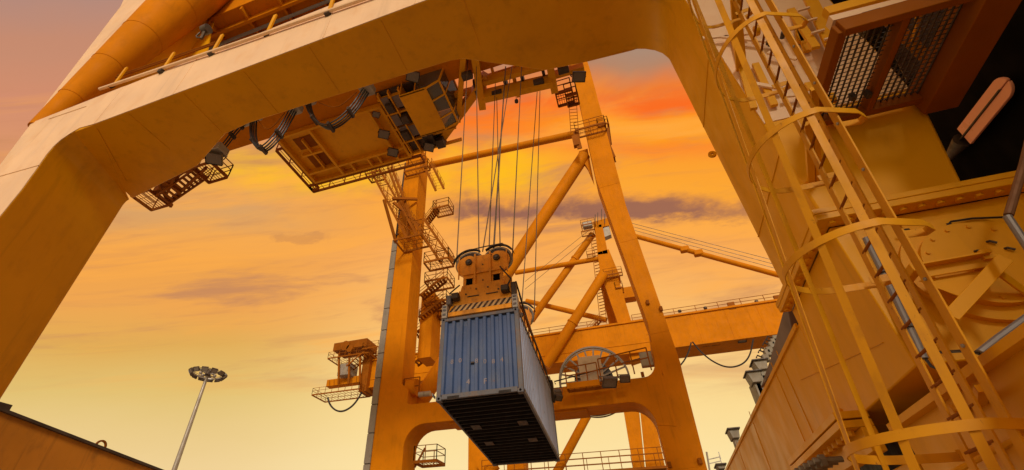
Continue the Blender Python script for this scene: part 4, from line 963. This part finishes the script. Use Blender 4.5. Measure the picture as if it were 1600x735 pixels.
for i in range(26):
    t = i / 25; a_ = U(924 + 14 * t, 372 + 120 * t, Y=Y7 + .8); k.bar(a_, a_ + Vector((.9, 0, .1)), .1, .12)
for e in (0, 10): k.bar(U(923 + e, 370, Y=Y7 + .8), U(937 + e, 495, Y=Y7 + .8), .1, .1)
k.build('mast_ladder', 'paint_fine', c2)
def tube7(a_, b_, r, Y0=Y7 + 1, Y1=None, rings=()):
    p, q = U(*a_, Y=Y0), U(*b_, Y=Y1 or Y0); o = MB().tube([p, q], r, 16).build('tubular_brace', 'paint', c2)
    for t in rings: MB().tube([lerp(p, q, t - .008), lerp(p, q, t + .008)], r + .12, 16).build('collar', 'paint', o)
tube7((943, 428), (852, 572), .80, Y7 - 1, rings=(.55,)); tube7((926, 366), (830, 500), .66, Y7 + 2, rings=(.3,)); tube7((936, 404), (805, 426), .46, Y7 + 1); tube7((822, 470), (948, 500), .46, Y7 + 4)
tube7((918, 648), (866, 745), .62, Y7 + .5)
flight(U(900, 540, Y=Y7 + 3), U(938, 497, Y=Y7 + 3), (0, 1.2, 0), c2, 12)
for y in (512, 520, 528, 536, 544, 552): MB().mm(U(988, y + 3, Y=Y7 + 1.), U(1022, y, Y=Y7 + 3)).build('sheave_deck', 'paint_fine', c2)
MB().mm(U(948, 470, Y=Y7 + 5), U(990, 455, Y=Y7 + 7)).build('cross_tie', 'paint', c2)
# legs below the girder
post7([(974, 640), (998, 640), (1010, 760), (994, 760)], 2.0, 'leg'); post7([(1000, 640), (1020, 640), (1046, 760), (1012, 760)], 2.4, 'leg', Y7 + 1)
post7([(732, 650), (764, 650), (768, 780), (731, 780)], 2.2, 'leg', Y7 + .5)
post7([(792, 705), (820, 702), (822, 770), (792, 770)], 2.2, 'leg', Y7 + 8)
MB().disc(U(757, 726, Y=Y7 + .1), 1.0, .8, 'Y', 20).build('brace_socket', 'paint', c2); tube7((757, 745), (775, 725), .8, Y7)
wl = MB().mm((-22, Y7 - 2.2, 13.4), (4.4, Y7 - .8, 13.7)).build('walkway', 'paint_fine', c2)
railing([(-22, Y7 - 2.2, 13.7), (4.4, Y7 - 2.2, 13.7)], wl, 2.2, 2.4, .05, rails=(.33, .66, 1.)); railing([(-22, Y7 - .8, 13.7), (4.4, Y7 - .8, 13.7)], wl, 1.8, 3.1, .04, rails=(.5, 1.))
# forestay
p, q = q7(990, 368), q7(1240, 436); fs = MB().tube([p, q], .42, 12).build('forestay', 'paint', c2)
for t in (.36, .45): 
    c_ = lerp(p, q, t); MB().box(c_, (1.4, 1.0, .95)).build('stay_joint', 'paint', fs, .15)
for i in range(3): MB().tube([q7(985, 348 + i * 5), q7(1230, 412 + i * 6)], .045, 5).build('stay_rope', 'steel', c2)
for i in range(2): MB().tube([q7(925, 356 + i * 10), q7(820, 440 + i * 12)], .04, 5).build('stay_rope', 'steel', c2)
# back reach platforms at the girder's left end
bk = MB().mm(U(520, 548, Y=Y7 - 2), U(590, 541, Y=Y7 + 2)); bk = bk.build('machinery_deck', 'paint_fine', c2)
landing(U(512, 560, Y=Y7 - 3), (8.5, 0, .0), (0, 4.5, 0), c2, bars=14); landing(U(487, 617, Y=Y7 - 3), (9.5, 0, 0), (0, 4.2, 0), c2, bars=14)
flight(U(541, 572, Y=Y7 - 3), U(577, 542, Y=Y7 - 3), (0, 2.2, 0), c2, 9)
landing(U(566, 545, Y=Y7 - 3.4), (3.2, 0, 0), (0, 3.4, 0), c2)
MB().mm(U(509, 604, Y=Y7 - .4), U(570, 590, Y=Y7 + 1)).build('end_beam', 'paint', c2, .05); MB().mm(U(526, 587, Y=Y7 - 2), U(560, 574, Y=Y7 + .6)).build('winch_housing', 'galv', c2, .1)
MB().mm(U(560, 612, Y=Y7 - 1), U(592, 560, Y=Y7 + 2)).build('machinery_house', 'paint_fine', c2); 
for x in (529, 545, 562): MB().bar(U(x, 600, Y=Y7 - 2.6), U(x + 1, 552, Y=Y7 - 2.6), .3, .3, (0, 1, 0)).build('post', 'paint_fine', c2)
for x, y, s_ in ((541, 541, 1.2), (548, 545, .9)): MB().disc(U(x, y, Y=Y7 - 2), s_ * .8, .9, 'Y', 14).build('sheave', 'paint_fine', c2)
k = MB()
for i in range(9): k.bar(U(515 + i * 7, 606 - i, Y=Y7 - 2.8), U(515 + i * 7, 594 - i, Y=Y7 - 2.8), .08, .08, (0, 1, 0))
k.build('guard_rail', 'paint_fine', c2)
P = [U(x, y, Y=Y7 - 2) for x, y in [(512, 621), (517, 634), (528, 642), (540, 641), (555, 629), (568, 604)]]
def festoon7(px, lab, r=.16):
    P = [U(x, y, Y=Y7 - .8) for x, y in px]
    for _ in range(3):
        Q = [P[0]]
        for a_, b_ in zip(P[:-1], P[1:]): Q += [lerp(a_, b_, .25), lerp(a_, b_, .75)]
        P = Q + [P[-1]]
    o = MB().tube(P, r, 6).build('festoon_cable', 'rubber'); o['label'] = lab; o['category'] = 'cable'; o['group'] = 'festoon loops on the distant crane'
festoon7([(512, 621), (516, 634), (527, 643), (540, 642), (556, 630), (572, 600)], 'black cable loop under the distant platform at the left end of the boom')
festoon7([(1082, 534), (1095, 550), (1115, 566), (1138, 575), (1160, 570), (1172, 556), (1177, 530)], 'wide black cable loop hanging below the distant boom on the right', .11)
festoon7([(1080, 535), (1076, 550), (1070, 562), (1062, 572)], 'short black cable end beside the right far leg', .11)

# ================================================================== left sill, lamp mast, screen, black wall, ship
la, lb = U(0, 641, X=-15.0), U(250, 736, X=-15.0)
dl = (lb - la); a0 = la - dl * 1.2; b0 = lb + dl * .8
k = MB().loft([Vector((-15.0, a0.y, 0.4)), Vector((-15.0, b0.y, 0.4)), Vector((-15.0, b0.y, b0.z)), Vector((-15.0, a0.y, a0.z))], [Vector((-17.4, a0.y, .4)), Vector((-17.4, b0.y, .4)), Vector((-17.4, b0.y, b0.z)), Vector((-17.4, a0.y, a0.z))])
ls = k.build('sill_beam', mat('streaked sill paint', (.52, .20, .012), .5, var=.15, dirt=(.22, .085, .01), dirt_amt=.6, streak=.75, rust=.45, bump=.15), crane, .02, label='rust streaked base beam at the lower left')
MB().bar(a0 + Vector((.05, 0, .01)), b0 + Vector((.05, 0, .01)), .12, .07).build('top_lip', 'dark', ls)
p = U(157, 697, X=-15.05); MB().ring(p, .12, .17, .05, 'X', 16, 0, math.pi).build('lifting_eye', 'paint_fine', ls)
p = U(2, 637, X=-15.05); MB().box(p, (.2, .3, .2)).build('cable_clip', 'dark', ls)

lm = thing('high_mast_light', 'tall grey lighting mast with a ring of floodlights at the lower left', 'light mast', (-71.5, 60, 0))
tpz = U(325, 583, Y=60).z
MB().tube([(-71.3, 60, 0), (-71.9, 60, tpz)], [.55, .26], 12).build('pole', 'galv', lm)
hc = Vector((-71.9, 60, tpz - .2)); MB().ring(hc, 2.35, 2.5, .2, 'Z', 40).build('lamp_ring', 'galv', lm)
MB().disc(hc + Vector((0, 0, .3)), .5, 1.2, 'Z', 14).build('mast_cap', 'dark', lm)
for i in range(12):
    t = 2 * math.pi * i / 12 + .1; d_ = Vector((math.cos(t), math.sin(t), 0))
    if i % 3 == 0: MB().bar(hc + d_ * .3, hc + d_ * 2.4, .12, .12).build('ring_arm', 'galv', lm)
    floodlight(hc + d_ * 2.6 + Vector((0, 0, .15)), d_ * .8 + Vector((0, 0, -.6)), lm, 1.05)
for i in range(6):
    t = 2 * math.pi * i / 6; d_ = Vector((math.cos(t), math.sin(t), 0)); MB().box(hc + d_ * 1.2, (.45, .45, .45)).build('ballast_box', 'galv', lm, .08)

vp = [U(x, y, X=XR + .06) for x, y in [(1228, 470), (1238, 520), (1241, 527), (1236, 536), (1188, 606), (1203, 562)]]
vs_ = MB().loft(vp, [v + Vector((.12, 0, 0)) for v in vp]).build('steel_screen', 'violet_grey', crane, .01, label='grey steel screen standing on the right base beam')

wall = MB().mm((8.5, -11.5, 0), (11, 14, 24)).build('hull_wall_and_sun_block', 'black'); wall['label'] = 'pitch black unlit steel wall behind the right leg, stretched out of view to shade it'; wall['category'] = 'wall'; wall['kind'] = 'thing'  # near stretch lies out of view, added to keep sun off the right leg
# twin tube lamp on the black wall
lt = thing('wall_lamp', 'pale pink round ended lamp with a dark centre line on the black wall', 'lamp', U(1540, 175, X=8.4))
a_, b_ = U(1505, 213, X=8.3), U(1563, 140, X=8.3); ax = (b_ - a_); ln = ax.length; ax = ax / ln; sd_ = ax.cross(Vector((1, 0, 0))).normalized(); wh = (U(1515, 218, X=8.3) - U(1497, 204, X=8.3)).length / 2 * 1.35
for s_ in (-1, 1):
    poly = [a_ + sd_ * s_ * .018, a_ + sd_ * s_ * wh] + [b_ + sd_ * s_ * (wh * math.cos(t)) + ax * (wh * math.sin(t)) for t in np.linspace(0, math.pi / 2 - .06, 8)]
    MB().loft(poly, [v + Vector((.06, 0, 0)) for v in poly]).build('lamp_cover', 'tube_glass', lt, .012)
MB().tube([a_ - ax * .75 + Vector((.05, 0, 0)), a_ - ax * .12 + Vector((.05, 0, 0))], [.08, .18], 12).build('lamp_holder', 'dark', lt)
MB().bar(a_ - ax * .4, b_ , .03, .05, (1, 0, 0)).build('mounting_bar', 'dark', lt)

ship = thing('moored_ship', 'pale weathered ship whose vents and mast rise behind the right base beam', 'ship', (14, 60, 0))
hz = U(1130, 745, Y=60).z - .6
k = MB().mm((4, 56, 0), (34, 100, hz)).build('hull', 'ship', ship, .3)
def vent(px, w_, hgt, base):
    w_ *= .6; hgt *= .75
    p = U(*px, Y=60); MB().mm((p.x - w_ * .35, 60, base), (p.x + w_ * .35, 61.2, p.z)).build('vent_trunk', 'ship', ship, .05)
    A_ = [Vector((p.x - w_ * .5, 59.6, p.z)), Vector((p.x + w_ * .5, 59.6, p.z)), Vector((p.x + w_ * .5, 61.6, p.z)), Vector((p.x - w_ * .5, 61.6, p.z))]
    B_ = [Vector((p.x + (v.x - p.x) * 1.5, v.y, p.z + hgt)) for v in A_]; h_ = MB().loft(A_, B_).build('vent_cowl', 'ship', ship, .04)
    MB().mm((p.x - w_ * .9, 59.3, p.z + hgt), (p.x + w_ * .9, 61.8, p.z + hgt + .12)).build('cowl_lip', 'dark', h_)
vent((1150, 685), 1.2, 1.2, hz); vent((1183, 598), 1.6, 1.6, hz); vent((1128, 733), 1., .5, hz); vent((1192, 578), 1.6, 1.4, hz)
for i, (x, y) in enumerate([(1196, 560), (1202, 548), (1206, 540), (1212, 530), (1199, 552), (1209, 535)]):
    p = U(x, y, Y=60); MB().box(p, (.7, .9, .8)).build('deck_fitting', 'ship', ship, .1); MB().tube([p, p + Vector((-.7, 0, .5)), p + Vector((-.9, 0, .2))], .09, 6).build('pipe_bend', 'dark', ship)
p = U(1188, 615, Y=60); MB().mm((p.x, 60, hz), (p.x + 5.5, 64, U(1205, 585, Y=60).z)).build('deckhouse', 'ship', ship)
p = U(1110, 742, Y=60); t_ = U(1104, 706, Y=60); MB().tube([p, t_], .11, 6).build('mast', 'galv', ship)
for dz_ in (.4, 1.3): c_ = lerp(p, t_, .4 + dz_ * .2); MB().bar(c_, c_ + Vector((1.3, 0, .2)), .09, .09).build('mast_arm', 'galv', ship); MB().bar(c_ + Vector((1.3, 0, 0)), c_ + Vector((1.3, 0, .7)), .08, .08).build('mast_arm', 'galv', ship)
